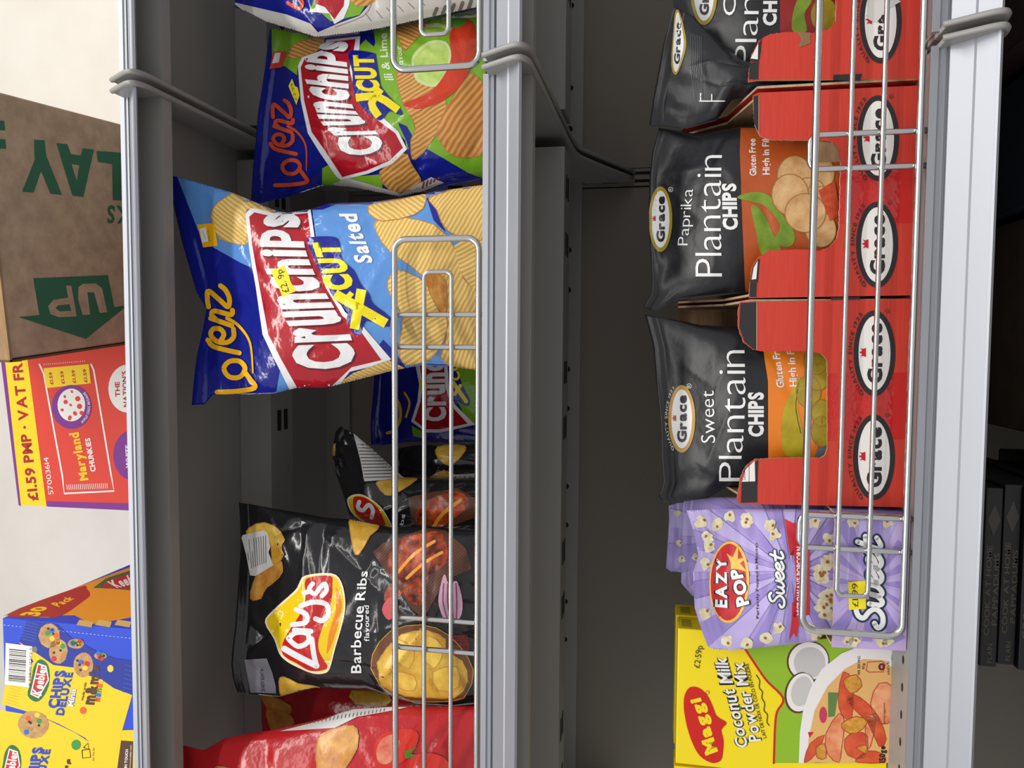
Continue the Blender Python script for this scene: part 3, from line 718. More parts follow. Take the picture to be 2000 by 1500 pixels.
a.poly('diet_mark', z5((195, 356), (295, 347), (316, 480), (230, 490)), FGOLD, 5); a.poly('diet_mark', z5((210, 380), (245, 372), (260, 454), (224, 462)), FWHT, 6); a.stroke('diet_mark', z5((225, 395), (245, 440)), 1.5, FGOLD, 7, 0); a.text('diet_mark', 'gluten free', z5((270, 455), (262, 385)), z5((260, 455), (252, 385)), PENCIL, 6)
a.poly('price_sticker', z5((625, 626), (705, 597), (735, 660), (742, 690), (775, 745), (695, 780), (665, 705), (655, 690)), STICK, 9); a.text('price_sticker', '£2. 9p', z5((735, 748), (690, 615)), z5((695, 762), (655, 630)), PENCIL, 10, 0.0)
a.flush({'price_sticker': 'yellow price sticker'})

# ---- green chili and lime bag
b = Bag('crisp_bag', 'green and navy crisp bag with red chili and lime picture, beside the blue bag', 'crisp bag',
        top=z4((130, 1425), (190, 1000), (200, 800), (240, 480), (268, 200)),
        left=z4((200, 1415), (420, 1370), (640, 1295), (820, 1300), (1180, 1370), (1500, 1300), (1750, 1250)),
        right=z4((300, 196), (600, 255), (900, 225), (1160, 168), (1400, 118), (1750, 92)),
        Y0=0.835, deck=zm, D=0.042, body=NAVY, lean=0.0, turn=-0.05, seed=8, bottom=0.7, group='crisp bags on the middle shelf', crease=1.6)
a = b.art
a.poly('lime_field', z4((285, 150), (640, 240), (660, 290), (470, 450), (465, 525), (380, 462), (292, 455)), LIME, 1)
a.poly('lime_field', z4((885, 335), (1000, 215), (1150, 140), (1760, 60), (1780, 120), (1780, 1250), (1600, 1185), (1450, 1085), (1370, 1040), (1230, 1040), (1220, 980), (1050, 800), (960, 600)), LIME, 1)
a.poly('lime_field', z4((640, 1175), (700, 1140), (770, 1240), (1060, 1215), (1060, 1320), (640, 1330)), LIME, 1)
a.poly('navy_wedge', z4((1165, 852), (1230, 880), (1300, 1000), (1400, 1055), (1700, 1230), (1400, 1290), (1250, 1060), (1225, 980)), NAVY, 2); a.poly('navy_wedge', z4((900, 240), (1000, 222), (1010, 300), (1000, 325)), NAVY, 2)
a.poly('crisp_picture', z4((395, 390), (420, 330), (480, 290), (600, 262), (655, 270), (630, 340), (500, 400), (430, 405)), P_B, 3, 3)
a.poly('crisp_picture', z4((1160, 500), (1300, 490), (1440, 600), (1505, 700), (1490, 860), (1410, 970), (1340, 1070), (1270, 1112), (1258, 980), (1290, 870), (1200, 720)), P_A, 3, 3)
a.poly('crisp_picture', z4((1160, 190), (1300, 165), (1380, 150), (1330, 230), (1220, 350), (1180, 280)), P_B, 3, 3)
a.poly('crisp_picture', z4((1440, 940), (1460, 840), (1540, 700), (1620, 560), (1690, 510), (1780, 640), (1780, 1040), (1680, 1095), (1560, 1090), (1490, 1030)), ridged(0.9, (218, 158, 80), (178, 112, 52), 52.0), 4, 3)
a.poly('crisp_picture', z4((1040, 1200), (1210, 1070), (1260, 1140), (1335, 1290), (1180, 1345), (1090, 1310)), P_A, 4, 3)
LG, LP = film((156, 196, 60)), film((206, 222, 150))
a.poly('lime_picture', z4((1270, 390), (1380, 290), (1500, 290), (1540, 380), (1505, 520), (1430, 605), (1310, 575), (1275, 500)), LP, 5, 4); a.poly('lime_picture', z4((1290, 400), (1385, 310), (1490, 310), (1520, 380), (1490, 510), (1420, 580), (1325, 555), (1292, 500)), mat((168, 204, 76), rough=0.25, kind='noise', rgb2=(200, 220, 130), scale=120.0), 6, 4)
a.poly('lime_picture', z4((1355, 200), (1430, 125), (1560, 105), (1640, 150), (1600, 200), (1520, 225), (1400, 240)), LG, 5, 4); a.stroke('lime_picture', z4((1370, 180), (1460, 175), (1520, 200)), 7, LP, 6)
a.poly('chili_picture', z4((1530, 230), (1620, 140), (1680, 150), (1712, 250), (1692, 430), (1600, 600), (1480, 700), (1330, 757), (1220, 742), (1225, 712), (1380, 650), (1480, 540), (1540, 400)), film((206, 62, 34)), 7, 4); a.poly('chili_picture', z4((1530, 190), (1560, 110), (1640, 130), (1620, 180)), film((84, 140, 44)), 8, 3)
a.poly('banner', z4((470, 460), (500, 400), (640, 350), (670, 278), (905, 252), (900, 340), (852, 480), (900, 700), (1062, 818), (1172, 918), (1232, 1040), (1130, 1142), (960, 1212), (770, 1257), (738, 1230), (620, 1060), (540, 930), (490, 700)), FWHT, 5)
a.poly('banner', z4((490, 472), (516, 412), (652, 366), (692, 292), (872, 272), (862, 340), (830, 480), (880, 700), (1030, 840), (1150, 930), (1203, 1030), (1110, 1120), (950, 1190), (780, 1235), (652, 1040), (566, 920), (514, 700)), FRED, 6)
cb, ct = z4((1062, 1075), (1050, 960), (955, 860), (862, 760), (828, 640), (820, 500), (808, 390), (830, 290)), z4((748, 1090), (742, 975), (640, 865), (580, 740), (548, 620), (512, 520), (545, 400), (655, 290))
a.text('banner_lettering', 'Crunchips', cb, ct, FDRED, 7, 0.045, fit=True, shift=(4, 4)); a.text('banner_lettering', 'Crunchips', cb, ct, FWHT, 8, 0.045, fit=True)
a.poly('cut_lettering', z4((820, 375), (870, 350), (1000, 370), (1015, 400), (1042, 560), (1062, 620), (1192, 770), (1180, 802), (1110, 775), (1060, 832), (1020, 832), (930, 760), (860, 640), (850, 500)), NAVY, 7, 3)
a.stroke('cut_lettering', z4((875, 682), (1030, 676), (1170, 768)), 15, FYEL, 8, 3, cap=False); a.stroke('cut_lettering', z4((1048, 620), (985, 720), (1035, 812)), 15, FYEL, 8, 3, cap=False)
a.text('cut_lettering', 'CUT', z4((1040, 640), (1012, 530), (985, 385)), z4((890, 640), (872, 530), (858, 385)), FYEL, 8, 0.06)
a.text('flavour_lettering', 'ili & Lime', z4((1140, 560), (1100, 420), (1090, 230)), z4((1075, 560), (1045, 420), (1035, 235)), film((226, 236, 200)), 4, 0.02); a.text('flavour_lettering', 'flavour', z4((1210, 470), (1190, 320)), z4((1170, 470), (1150, 320)), film((226, 236, 200)), 4, 0.02)
lorenz(a, z4, lambda x, y: (x + 45 * (1335 - y) / 620, 700 + (y - 715) * 0.952), 7.6, FORANGE)
a.poly('price_sticker', z4((405, 600), (430, 548), (450, 600), (470, 610), (482, 665), (460, 732)), STICK, 9); a.text('price_sticker', '£2.99', z4((465, 700), (432, 575)), z4((450, 700), (418, 590)), PENCIL, 10)
a.poly('diet_mark', z4((300, 355), (395, 362), (360, 470), (272, 482)), film((214, 70, 48)), 5); a.poly('diet_mark', z4((312, 372), (350, 366), (338, 435), (290, 442)), FWHT, 6)
a.poly('back_label', z4((705, 1285), (820, 1242), (1190, 1350), (1400, 1235), (1490, 1275), (1190, 1400)), film((214, 210, 206)), 6)
for k in range(5): a.stroke('back_label', z4((1340 + k * 26, 1310 - k * 14), (1350 + k * 26, 1270 - k * 8)), 3.2, film((150, 60, 60)), 7, 0)
a.flush({'price_sticker': 'yellow price sticker'})

# ---- next green bag, seen past its white back
b = Bag('crisp_bag', 'crisp bag turned to show its white back, past the wire fence end', 'crisp bag',
        top=[(453, 8), (458, -40), (462, -120), (470, -230)],
        left=z4((60, 50), (250, 150), (430, 205), (600, 258), (900, 222), (1080, 190), (1400, 118), (1720, 50)),
        right=[(480, -236), (600, -225), (760, -235), (940, -240)],
        Y0=0.79, deck=zm, D=0.040, body=NAVY, turn=0.12, seed=12, bottom=0.7, group='crisp bags on the middle shelf', crease=1.4)
a = b.art; BKW = film((206, 202, 196))
a.poly('back_label', z4((0, 10), (390, 100), (560, 165), (610, 225), (760, 160), (900, 110), (980, 20), (1040, -150), (1760, -150), (1760, 120), (1300, 160), (1000, 240), (610, 300), (300, 220)), BKW, 3)
for k in range(6): a.stroke('back_label', z4((940 + k * 75, 90 - k * 18), (985 + k * 75, 150 - k * 22)), 1.0, film((120, 60, 60)), 4, 0)
a.stroke('back_label', z4((730, 190), (930, 110), (990, 10)), 1.0, film((120, 60, 60)), 4, 3)
for k in range(5): a.stroke('back_label', z4((1420 + k * 60, 105 - k * 10), (1440 + k * 60, 60 - k * 14)), 7, film((110, 104, 104)), 4, 0)
a.poly('lime_field', z4((550, 75), (600, 60), (700, 150), (900, 105), (1000, -60), (1040, -260), (700, -260)), LIME, 1)
a.poly('banner', z4((545, 80), (590, 55), (640, -60), (690, -260), (860, -260), (830, 30), (790, 130), (725, 168), (690, 95)), FWHT, 4); a.poly('banner', z4((580, 20), (660, -60), (720, -260), (820, -260), (790, 40), (725, 135), (660, 50)), FRED, 5)
a.stroke('brand_lettering', z4((400, 20), (480, 60), (500, 10), (440, -40)), 7, FORANGE, 4); a.poly('crisp_picture', z4((830, 0), (880, 45), (960, 40), (1040, -10), (1000, -80), (850, -80)), P_A, 4)
a.flush({'back_label': 'white printed back of the bag'})

# ---- bag left at the back of the shelf
b = Bag('crisp_bag', 'dark crisp bag with red banner standing in shadow at the shelf back', 'crisp bag',
        top=z6((1025, 600), (1020, 400), (1035, 100), (1050, -120)), left=z6((1080, 606), (1300, 580), (1750, 590)), right=z6((1100, -130), (1400, -140), (1750, -150)),
        Y0=1.10, deck=zm, D=0.036, body=NAVY, seed=21, bottom=0.7, group='crisp bags on the middle shelf')
a = b.art
a.poly('lime_field', z6((1560, -60), (1780, -60), (1780, 520), (1660, 380), (1570, 200)), LIME, 1); a.poly('lime_field', z6((1300, 470), (1400, 520), (1380, 560), (1310, 540)), LIME, 1)
a.poly('banner', z6((1310, -40), (1545, -60), (1560, 200), (1600, 320), (1742, 462), (1500, 518), (1400, 516), (1296, 440), (1340, 300), (1352, 180)), FWHT, 3)
a.poly('banner', z6((1345, -40), (1520, -60), (1535, 200), (1575, 330), (1690, 455), (1500, 495), (1400, 494), (1320, 432), (1362, 300), (1376, 180)), FRED, 4)
a.text('banner_lettering', 'Crunchips', z6((1545, 445), (1540, 330), (1530, 100), (1500, -260)), z6((1345, 430), (1405, 330), (1400, 100), (1400, -260)), FWHT, 5, 0.045, fit=True)
a.poly('cut_lettering', z6((1550, 20), (1610, 60), (1650, 180), (1705, 290), (1690, 332), (1620, 292), (1570, 180)), NAVY, 5, 3); a.stroke('cut_lettering', z6((1590, 170), (1680, 300)), 8, FYEL, 6, 0); a.stroke('cut_lettering', z6((1640, 190), (1600, 250)), 7, FYEL, 6, 0); a.text('cut_lettering', 'CUT', z6((1640, 150), (1600, -40)), z6((1580, 160), (1550, -30)), FYEL, 6, 0.05)
a.stroke('brand_lettering', z6((1130, 520), (1180, 500), (1220, 420), (1215, 330), (1180, 260)), 6, FGOLD, 3); a.stroke('brand_lettering', z6((1250, 240), (1285, 310), (1260, 410)), 4, FGOLD, 3)
a.poly('price_sticker', z6((1352, 150), (1380, 140), (1412, 190), (1400, 230), (1360, 230)), STICK, 6)
a.flush()

# ---- black barbecue bags
BLKF = film((30, 30, 33), 0.15, 0.1); BSEAL = film((30, 30, 32), 0.2); RIBS = mat((206, 84, 34), rough=0.25, kind='noise', rgb2=(70, 22, 14), scale=75.0, bump=0.15, bscale=45.0); BOARD = mat((104, 62, 44), rough=0.3, kind='ridge', rgb2=(74, 42, 30), scale=120.0, rot=0.8)
LYEL = film((244, 206, 22)); LRED = film((198, 34, 36)); CREAM = film((250, 236, 196)); GREYST = mat((132, 130, 140), rough=0.5); PAPER = mat((214, 212, 210), rough=0.6); TXT = mat((90, 90, 90), rough=0.7)
b = Bag('crisp_bag', 'black glossy crisp bag with red and yellow round logo and white sticker', 'crisp bag',
        top=z7((378, 1085), (360, 1000), (356, 920), (372, 720), (372, 500), (378, 300), (366, 65)),
        left=z7((440, 1098), (600, 1112), (800, 1060), (1090, 1068), (1150, 1085), (1350, 1150), (1550, 1162), (1665, 1152)),
        right=z7((440, 72), (700, 115), (850, 142), (975, 150), (1200, 195), (1400, 188), (1665, 212)),
        Y0=0.782, deck=zm, D=0.038, body=BLKF, seal=BSEAL, seed=5, n=(110, 140), bottom=0.7, group='crisp bags on the middle shelf', crease=2.2, gather=1.6)
a = b.art
a.poly('round_logo', z7((520, 710), (560, 648), (680, 540), (705, 500), (740, 455), (880, 443), (935, 490), (957, 600), (945, 700), (902, 850), (872, 960), (840, 987), (780, 987), (700, 955), (640, 922), (598, 880), (570, 800)), CREAM, 3, 3)
a.poly('round_logo', z7((530, 710), (570, 652), (688, 548), (715, 508), (745, 465), (876, 455), (925, 498), (945, 600), (934, 700), (892, 848), (862, 950), (835, 974), (780, 974), (702, 942), (648, 912), (608, 870), (580, 800)), LYEL, 4, 3)
a.poly('round_logo', z7((612, 868), (630, 790), (720, 650), (742, 560), (736, 500), (762, 466), (874, 458), (886, 500), (880, 600), (850, 690), (812, 800), (815, 870), (858, 945), (838, 968), (762, 972), (690, 930), (640, 905)), LRED, 5, 3)
a.poly('round_logo', z7((905, 520), (935, 600), (925, 690), (885, 820), (855, 880), (870, 760), (905, 640)), film((236, 140, 30)), 5, 3)
a.stroke('brand_lettering', z7((625, 852), (700, 895), (800, 945)), 12, FWHT, 6, 3); a.stroke('brand_lettering', z7((800, 945), (785, 880), (775, 800)), 10, FWHT, 6, 3)
a.stroke('brand_lettering', z7((650, 800), (700, 840), (755, 815), (750, 770), (690, 765), (655, 790)), 10, FWHT, 6, 4, closed=True); a.stroke('brand_lettering', z7((680, 752), (770, 758)), 10, FWHT, 6, 0)
a.stroke('brand_lettering', z7((668, 722), (740, 710), (745, 668), (690, 640)), 10, FWHT, 6, 4); a.stroke('brand_lettering', z7((715, 620), (780, 600), (850, 610), (865, 660), (835, 700), (795, 690)), 10, FWHT, 6, 4)
a.stroke('brand_lettering', z7((730, 548), (755, 545)), 9, FWHT, 6, 0); a.stroke('brand_lettering', z7((780, 500), (760, 530), (790, 555), (820, 520), (845, 500), (855, 535), (830, 565)), 9, FWHT, 6, 4)
a.text('flavour_lettering', 'Barbecue Ribs', z7((1042, 985), (1042, 800), (1060, 600), (1078, 432)), z7((986, 985), (986, 800), (1005, 600), (1030, 432)), FWHT, 4, 0.015); a.text('flavour_lettering', 'flavoured', z7((1086, 812), (1084, 618)), z7((1058, 812), (1056, 618)), FWHT, 4, 0.01)
a.poly('crisp_picture', z7((420, 230), (450, 185), (520, 168), (590, 200), (628, 262), (605, 300), (622, 340), (600, 380), (560, 395), (540, 250)), CRISP, 3, 3); a.poly('crisp_picture', z7((560, 390), (606, 375), (616, 410), (610, 450), (560, 500), (520, 530), (500, 580), (440, 582), (470, 460)), CRISP2, 2, 3)
a.poly('crisp_picture', z7((975, 165), (1000, 143), (1090, 150), (1142, 190), (1090, 240), (1040, 330), (1010, 342), (995, 290)), CRISP, 3, 3); a.poly('crisp_picture', z7((600, 1010), (640, 1010), (700, 1042), (815, 1060), (790, 1085), (640, 1128), (600, 1090)), CRISP, 3, 3)
a.poly('white_sticker', z7((393, 250), (400, 236), (518, 209), (536, 225), (550, 300), (540, 330), (566, 400), (470, 458), (440, 455), (418, 340)), PAPER, 5)
for k in range(9): a.stroke('white_sticker', z7((420 + k * 13, 262 - k * 3), (438 + k * 11, 420 - k * 4)), 1.3, TXT, 6, 0)
a.poly('grey_sticker', z7((410, 912), (530, 905), (560, 980), (580, 1060), (580, 1095), (442, 1090)), GREYST, 5); a.text('grey_sticker', '20 NOV 2024 130g', z7((520, 1085), (512, 960)), z7((500, 1085), (494, 962)), BLK, 6, 0.02)
a.poly('ribs_picture', z7((1105, 330), (1150, 285), (1250, 250), (1400, 198), (1500, 210), (1610, 310), (1642, 420), (1500, 480), (1380, 690), (1320, 640), (1200, 470)), BOARD, 2)
a.poly('ribs_picture', z7((1190, 370), (1230, 270), (1400, 220), (1480, 228), (1512, 330), (1492, 400), (1400, 470), (1370, 610), (1300, 590), (1235, 480), (1198, 460)), RIBS, 3, 3)
for q in (((1240, 440), (1330, 340), (1440, 270)), ((1290, 470), (1380, 390), (1480, 330))): a.stroke('ribs_picture', z7(*q), 6, film((236, 158, 60)), 4, 4)
a.poly('onion_picture', z7((1462, 570), (1492, 448), (1520, 505), (1562, 486), (1592, 600), (1575, 690), (1500, 697), (1470, 640)), film((206, 160, 182)), 4, 3)
for k in range(4): a.stroke('onion_picture', z7((1490 + k * 22, 500), (1486 + k * 25, 600), (1510 + k * 16, 690)), 2.2, film((132, 60, 104)), 5, 3)
a.poly('onion_picture', z7((1155, 640), (1190, 578), (1242, 590), (1232, 660), (1190, 697)), film((206, 92, 96)), 4, 3); a.poly('onion_picture', z7((1165, 590), (1200, 500), (1270, 520), (1240, 580)), RIBS, 2, 3)
a.poly('bowl_picture', z7((1095, 960), (1120, 850), (1200, 758), (1330, 722), (1450, 740), (1540, 800), (1622, 900), (1652, 1000), (1600, 1120), (1480, 1140), (1300, 1135), (1180, 1090)), film((112, 72, 44)), 2, 3)
a.poly('bowl_picture', z7((1140, 990), (1128, 930), (1180, 850), (1260, 775), (1400, 752), (1500, 800), (1500, 860), (1592, 920), (1622, 1030), (1550, 1120), (1400, 1118), (1280, 1110), (1150, 1050)), CRISP, 3, 2)
for q in (((1240, 800), (1330, 870), (1300, 960), (1220, 900)), ((1400, 780), (1490, 850), (1440, 960), (1370, 880)), ((1200, 980), (1330, 1000), (1330, 1080), (1230, 1060)), ((1430, 980), (1560, 950), (1570, 1060), (1460, 1080))): a.poly('bowl_picture', z7(*q), mat((246, 214, 96), rough=0.25, kind='noise', rgb2=(222, 170, 50), scale=50.0), 4, 4)
a.poly('bowl_picture', z7((1530, 780), (1620, 775), (1635, 870), (1545, 850)), mat((130, 26, 20), rough=0.5, kind='noise', rgb2=(50, 16, 14), scale=300.0), 2)
a.flush({'white_sticker': 'white ingredient sticker', 'grey_sticker': 'grey date sticker'})

b = Bag('crisp_bag', 'black crisp bag slumped behind the black bag with the white sticker', 'crisp bag',
        top=z6((750, 640), (745, 590), (770, 510), (810, 470)), left=z6((755, 720), (775, 810), (850, 1010), (880, 1100), (1200, 1230), (1750, 1260)), right=z6((900, 525), (1050, 650), (1240, 828), (1450, 836), (1750, 835)),
        Y0=0.895, deck=zm, D=0.036, body=BLKF, seed=6, bottom=0.7, group='crisp bags on the middle shelf', crease=1.6)
a = b.art
a.poly('back_label', z6((890, 510), (1000, 590), (1260, 835), (970, 858), (940, 700)), PAPER, 3)
for k in range(11): a.stroke('back_label', z6((925 + k * 5, 600 + k * 23), (1010 + k * 20, 604 + k * 22)), 2.0, TXT, 4, 0)
a.poly('crisp_picture', z6((1050, 872), (1100, 850), (1340, 828), (1260, 900), (1150, 958), (1100, 940)), CRISP, 3, 3); a.poly('crisp_picture', z6((745, 600), (770, 590), (765, 680), (748, 680)), CRISP, 3)
a.poly('round_logo', z6((850, 1000), (870, 960), (930, 946), (990, 965), (1080, 1030), (1140, 1120), (1158, 1185), (1050, 1185), (900, 1100)), CREAM, 3, 3); a.poly('round_logo', z6((862, 1005), (880, 970), (930, 955), (990, 975), (1075, 1040), (1130, 1120), (1148, 1180), (1050, 1178), (905, 1095)), LYEL, 4, 3); a.poly('round_logo', z6((890, 985), (920, 962), (985, 978), (1060, 1040), (1100, 1110), (1110, 1170), (1000, 1150), (910, 1080)), LRED, 5, 3)
a.stroke('brand_lettering', z6((935, 1000), (925, 1040), (960, 1060), (1000, 1020), (1030, 1060), (1020, 1110)), 8, FWHT, 6, 4)
a.text('flavour_lettering', 'bs', z6((1240, 1165), (1255, 1090)), z6((1215, 1160), (1225, 1085)), FWHT, 4, 0.01)
a.poly('ribs_picture', z6((1275, 970), (1450, 930), (1620, 905), (1780, 1000), (1780, 1100), (1500, 1195), (1305, 1160)), BOARD, 2); a.poly('ribs_picture', z6((1330, 1080), (1400, 1000), (1620, 925), (1700, 1020), (1560, 1140), (1450, 1195), (1340, 1150)), RIBS, 3, 3); a.stroke('ribs_picture', z6((1450, 1180), (1520, 1080), (1640, 990)), 7, film((220, 150, 50)), 4, 4)
a.flush({'back_label': 'white ingredient panel'})
b = Bag('crisp_bag', 'black crisp bag lying furthest back of the black bags', 'crisp bag',
        top=z6((1180, 830), (1170, 700), (1200, 630)), left=z6((1230, 838), (1750, 850)), right=z6((1300, 610), (1500, 590), (1750, 585)),
        Y0=0.985, deck=zm, D=0.03, body=BLKF, seed=7, bottom=0.7, group='crisp bags on the middle shelf', crease=1.5)
a = b.art
a.poly('crisp_picture', z6((1465, 640), (1500, 608), (1620, 602), (1682, 620), (1640, 690), (1560, 748), (1485, 700)), CRISP, 3, 3); a.poly('crisp_picture', z6((1430, 830), (1500, 785), (1560, 790), (1600, 815), (1500, 840)), CRISP, 3, 3)
a.poly('back_label', z6((1560, 812), (1780, 800), (1780, 855), (1660, 870)), PAPER, 3)
for k in range(5): a.stroke('back_label', z6((1600 + k * 34, 825), (1620 + k * 34, 855)), 2.0, TXT, 4, 0)
a.flush()

# ---- red tomato bags
REDF = film((186, 34, 40), 0.2, 0.2)
b = Bag('crisp_bag', 'red crisp bag squeezed between the black bag and the tomato bag', 'crisp bag',
        top=z7((540, 1480), (500, 1250), (492, 1100)), left=z7((600, 1500), (900, 1500), (1660, 1500)), right=z7((560, 1085), (800, 1030), (1000, 1040), (1660, 1040)),
        Y0=0.868, deck=zm, D=0.032, body=REDF, seed=31, bottom=0.7, group='crisp bags on the middle shelf')
a = b.art
a.poly('crisp_picture', z7((492, 1095), (560, 1112), (660, 1160), (652, 1210), (560, 1195), (530, 1170)), CRISP2, 3, 3); a.poly('crisp_picture', z7((530, 1180), (640, 1200), (680, 1255), (600, 1310), (555, 1300)), CRISP2, 4, 3); a.poly('crisp_picture', z7((990, 1078), (1190, 1100), (1180, 1162), (1010, 1152)), CRISP, 3, 2)
a.flush()
b = Bag('crisp_bag', 'bright red crisp bag with tomato picture beside the black bag', 'crisp bag',
        top=[(360, 1760), (350, 1640), (345, 1540), (336, 1457)], left=[(380, 1765), (600, 1770), (940, 1760)],
        right=z7((60, 1366), (190, 1402), (300, 1340), (440, 1310), (560, 1296), (800, 1240), (1000, 1180), (1210, 1168), (1400, 1170), (1665, 1165)),
        Y0=0.764, deck=zm, D=0.040, lean=-0.06, body=REDF, seed=33, bottom=0.7, group='crisp bags on the middle shelf', crease=1.8, gather=1.5)
a = b.art
a.poly('back_label', z7((600, 1300), (850, 1235), (1000, 1170), (1210, 1155), (1300, 1168), (1210, 1188), (1020, 1222), (900, 1282)), PAPER, 3)
for k in range(26): a.stroke('back_label', z7((640 + k * 21, 1282 - k * 3.6), (645 + k * 21, 1252 - k * 3.0)), 1.6, TXT, 4, 0)
a.poly('crisp_picture', z7((798, 1410), (830, 1312), (1000, 1268), (1028, 1360), (990, 1450), (930, 1520), (815, 1530)), CRISP2, 3, 3); a.poly('crisp_picture', z7((240, 1520), (260, 1490), (330, 1500), (330, 1540)), CRISP2, 3, 2)
TOM = film((206, 48, 34)); TPALE = mat((226, 150, 120), rough=0.25, kind='noise', rgb2=(204, 70, 50), scale=90.0)
a.poly('tomato_picture', z7((1108, 1400), (1150, 1320), (1280, 1285), (1355, 1320), (1310, 1430), (1190, 1505), (1130, 1490)), TOM, 3, 3); a.poly('tomato_picture', z7((1125, 1400), (1165, 1335), (1230, 1320), (1250, 1380), (1200, 1470), (1140, 1470)), TPALE, 4, 3)
a.poly('tomato_picture', z7((1290, 1480), (1330, 1430), (1430, 1420), (1510, 1460), (1520, 1560), (1300, 1560)), TOM, 4, 3); a.poly('tomato_picture', z7((1275, 1410), (1350, 1385), (1300, 1420), (1350, 1430), (1285, 1450)), film((70, 130, 44)), 5)
a.flush({'back_label': 'white ingredient panel'})

# ================================================================== lower shelf: red snack cartons with plantain chip bags
g1, g2, g3, p4, m5 = zf(1240, 0, 3.3333), zf(1240, 380, 3.3333), zf(1240, 720, 3.3333), zf(1280, 960, 3.571), zf(1280, 1150, 3.571)
zl = DECK['low']
CRED = mat((204, 64, 48), rough=0.5, kind='noise', rgb2=(196, 55, 42), scale=30.0, stretch=(1, 1, 30), spec=0.4); CBLK = card((46, 44, 46)); CEDGE = kraft((206, 184, 150)); KIN = kraft((150, 120, 86))
BY = 0.735; TH = 0.0022

def sheet(name, pts3, n, th, mf, mb, me, parent, base):
    """a cut piece of board: outline pts3 in its plane, thickness th along n"""
    P = np.array(pts3); n = np.array(n, float); k = len(P)
    u = P[1] - P[0]; u /= np.linalg.norm(u); v = np.cross(n, u)
    tr = tessellate_polygon([[Vector(((p - P[0]) @ u, (p - P[0]) @ v, 0)) for p in P]])
    V = np.vstack([P, P - n * th])
    F = [tuple(t) for t in tr] + [tuple(k + i for i in t) for t in tr] + [(i, (i + 1) % k, k + (i + 1) % k, k + i) for i in range(k)]
    return mesh_obj(name, V, F, [mf, mb, me], parent, [0] * len(tr) + [1] * len(tr) + [2] * k, False, base)

def ragged(pts, amp, seed, k=4):
    g = random.Random(seed); p = np.asarray(pts, float); out = [p[0]]
    for a, b in zip(p[:-1], p[1:]):
        n = max(1, int(np.linalg.norm(b - a) / k))
        for i in range(1, n + 1):
            q = a + (b - a) * i / n
            if i < n: q = q + np.array([g.uniform(-amp, amp), g.uniform(-amp, amp)])
            out.append(q)
    return [tuple(q) for q in out]

CROWN = [(-1.0, 0.5), (-0.75, -0.2), (-0.95, -0.75), (-0.35, -0.3), (0, -1.0), (0.35, -0.3), (0.95, -0.75), (0.75, -0.2), (1.0, 0.5)]
def crown(a, part, c, r, mt, layer):
    # heads to picture-left (up in the shop)
    a.poly(part, [(c[0] + y * r, c[1] - x * r) for x, y in CROWN], mt, layer)
def oval_logo(a, c, rx, ry, rim_mt, white, ink, redm, layer, L=4, arctext=True, reg=True, part='oval_logo'):
    a.oval(part, c, rx, ry, rim_mt, layer, n=40); a.oval(part, c, rx * 0.76, ry * 0.87, white, layer + 1, n=40)
    a.line(part, 'Grace', (c[0] + rx * 0.33, c[1] + ry * 0.70), (c[0] + rx * 0.33, c[1] - ry * 0.70), rx * 0.66, ink, layer + 2, 0.05)
    crown(a, part, (c[0] - rx * 0.52, c[1] - 0.02 * ry), rx * 0.22, redm, layer + 3)
    if arctext: a.arc(part, 'QUALITY SINCE 1922', c, rx * 1.08, ry * 1.06, 118, 238, rx * 0.17, ink, layer + 2, 0.02)
    if reg:
        q = (c[0] + rx * 0.62, c[1] - ry * 0.98); a.oval(part, q, 4.2, 4.2, ink, layer + 1, n=14); a.oval(part, q, 3.2, 3.2, rim_mt if rim_mt is not CBLK else CRED, layer + 2, n=14); a.line(part, 'R', (q[0] + 2, q[1] + 1.7), (q[0] + 2, q[1] - 1.7), 4, ink, layer + 3)

LOGO_RED = card((196, 30, 44)); CWHT = card((236, 234, 230)); TAPE = mat((196, 44, 40), rough=0.12, bump=0.1, bscale=160.0)
def snack_box(label, x0, x1, outline, ovals, seed, depth=0.17):
    base = np.array([(x0 + x1) / 2, BY + depth / 2, zl])
    t = thing('snack_carton', label, 'carton', base, 'red display cartons on the lower shelf')
    P = [at(px, py, BY) for px, py in ragged(outline, 0.7, seed)]
    P = [(x0 + 0.001, BY, zl + 0.0008)] + P + [(x1 - 0.001, BY, zl + 0.0008)]
    sheet('front_panel', P[::-1], (0, -1, 0), TH, CRED, KIN, CEDGE, t, base)
    tall = zl + 0.205
    for xx, sg in ((x0 + 0.001, 1), (x1 - 0.001 - TH, -1)):
        h0 = P[1][2] if sg == 1 else P[-2][2]
        side = [(xx, BY + 0.003, zl + 0.0008), (xx, BY + depth, zl + 0.0008), (xx, BY + depth, tall), (xx, BY + 0.125, tall), (xx, BY + 0.085, zl + 0.160), (xx, BY + 0.003, min(h0, zl + 0.142))]
        sheet('side_panel', [(p[0] + (0 if sg == 1 else TH), p[1], p[2]) for p in side], (-sg, 0, 0), TH, CRED, KIN, CEDGE, t, base)
    sheet('back_panel', [(x0 + 0.004, BY + depth, zl + 0.0008), (x1 - 0.004, BY + depth, zl + 0.0008), (x1 - 0.004, BY + depth, tall), (x0 + 0.004, BY + depth, tall)], (0, -1, 0), TH, KIN, CRED, CEDGE, t, base)
    MB().box(x0 + 0.004, x1 - 0.004, BY + 0.004, BY + depth - 0.004, zl + 0.0008, zl + 0.003).build('base_panel', KIN, t)
    a = Art(t, plane_hit((0, BY, 0), (0, -1, 0)))
    for c in ovals: oval_logo(a, c, 41, 84, CBLK, CWHT, CBLK, LOGO_RED, 1)
    return t, a

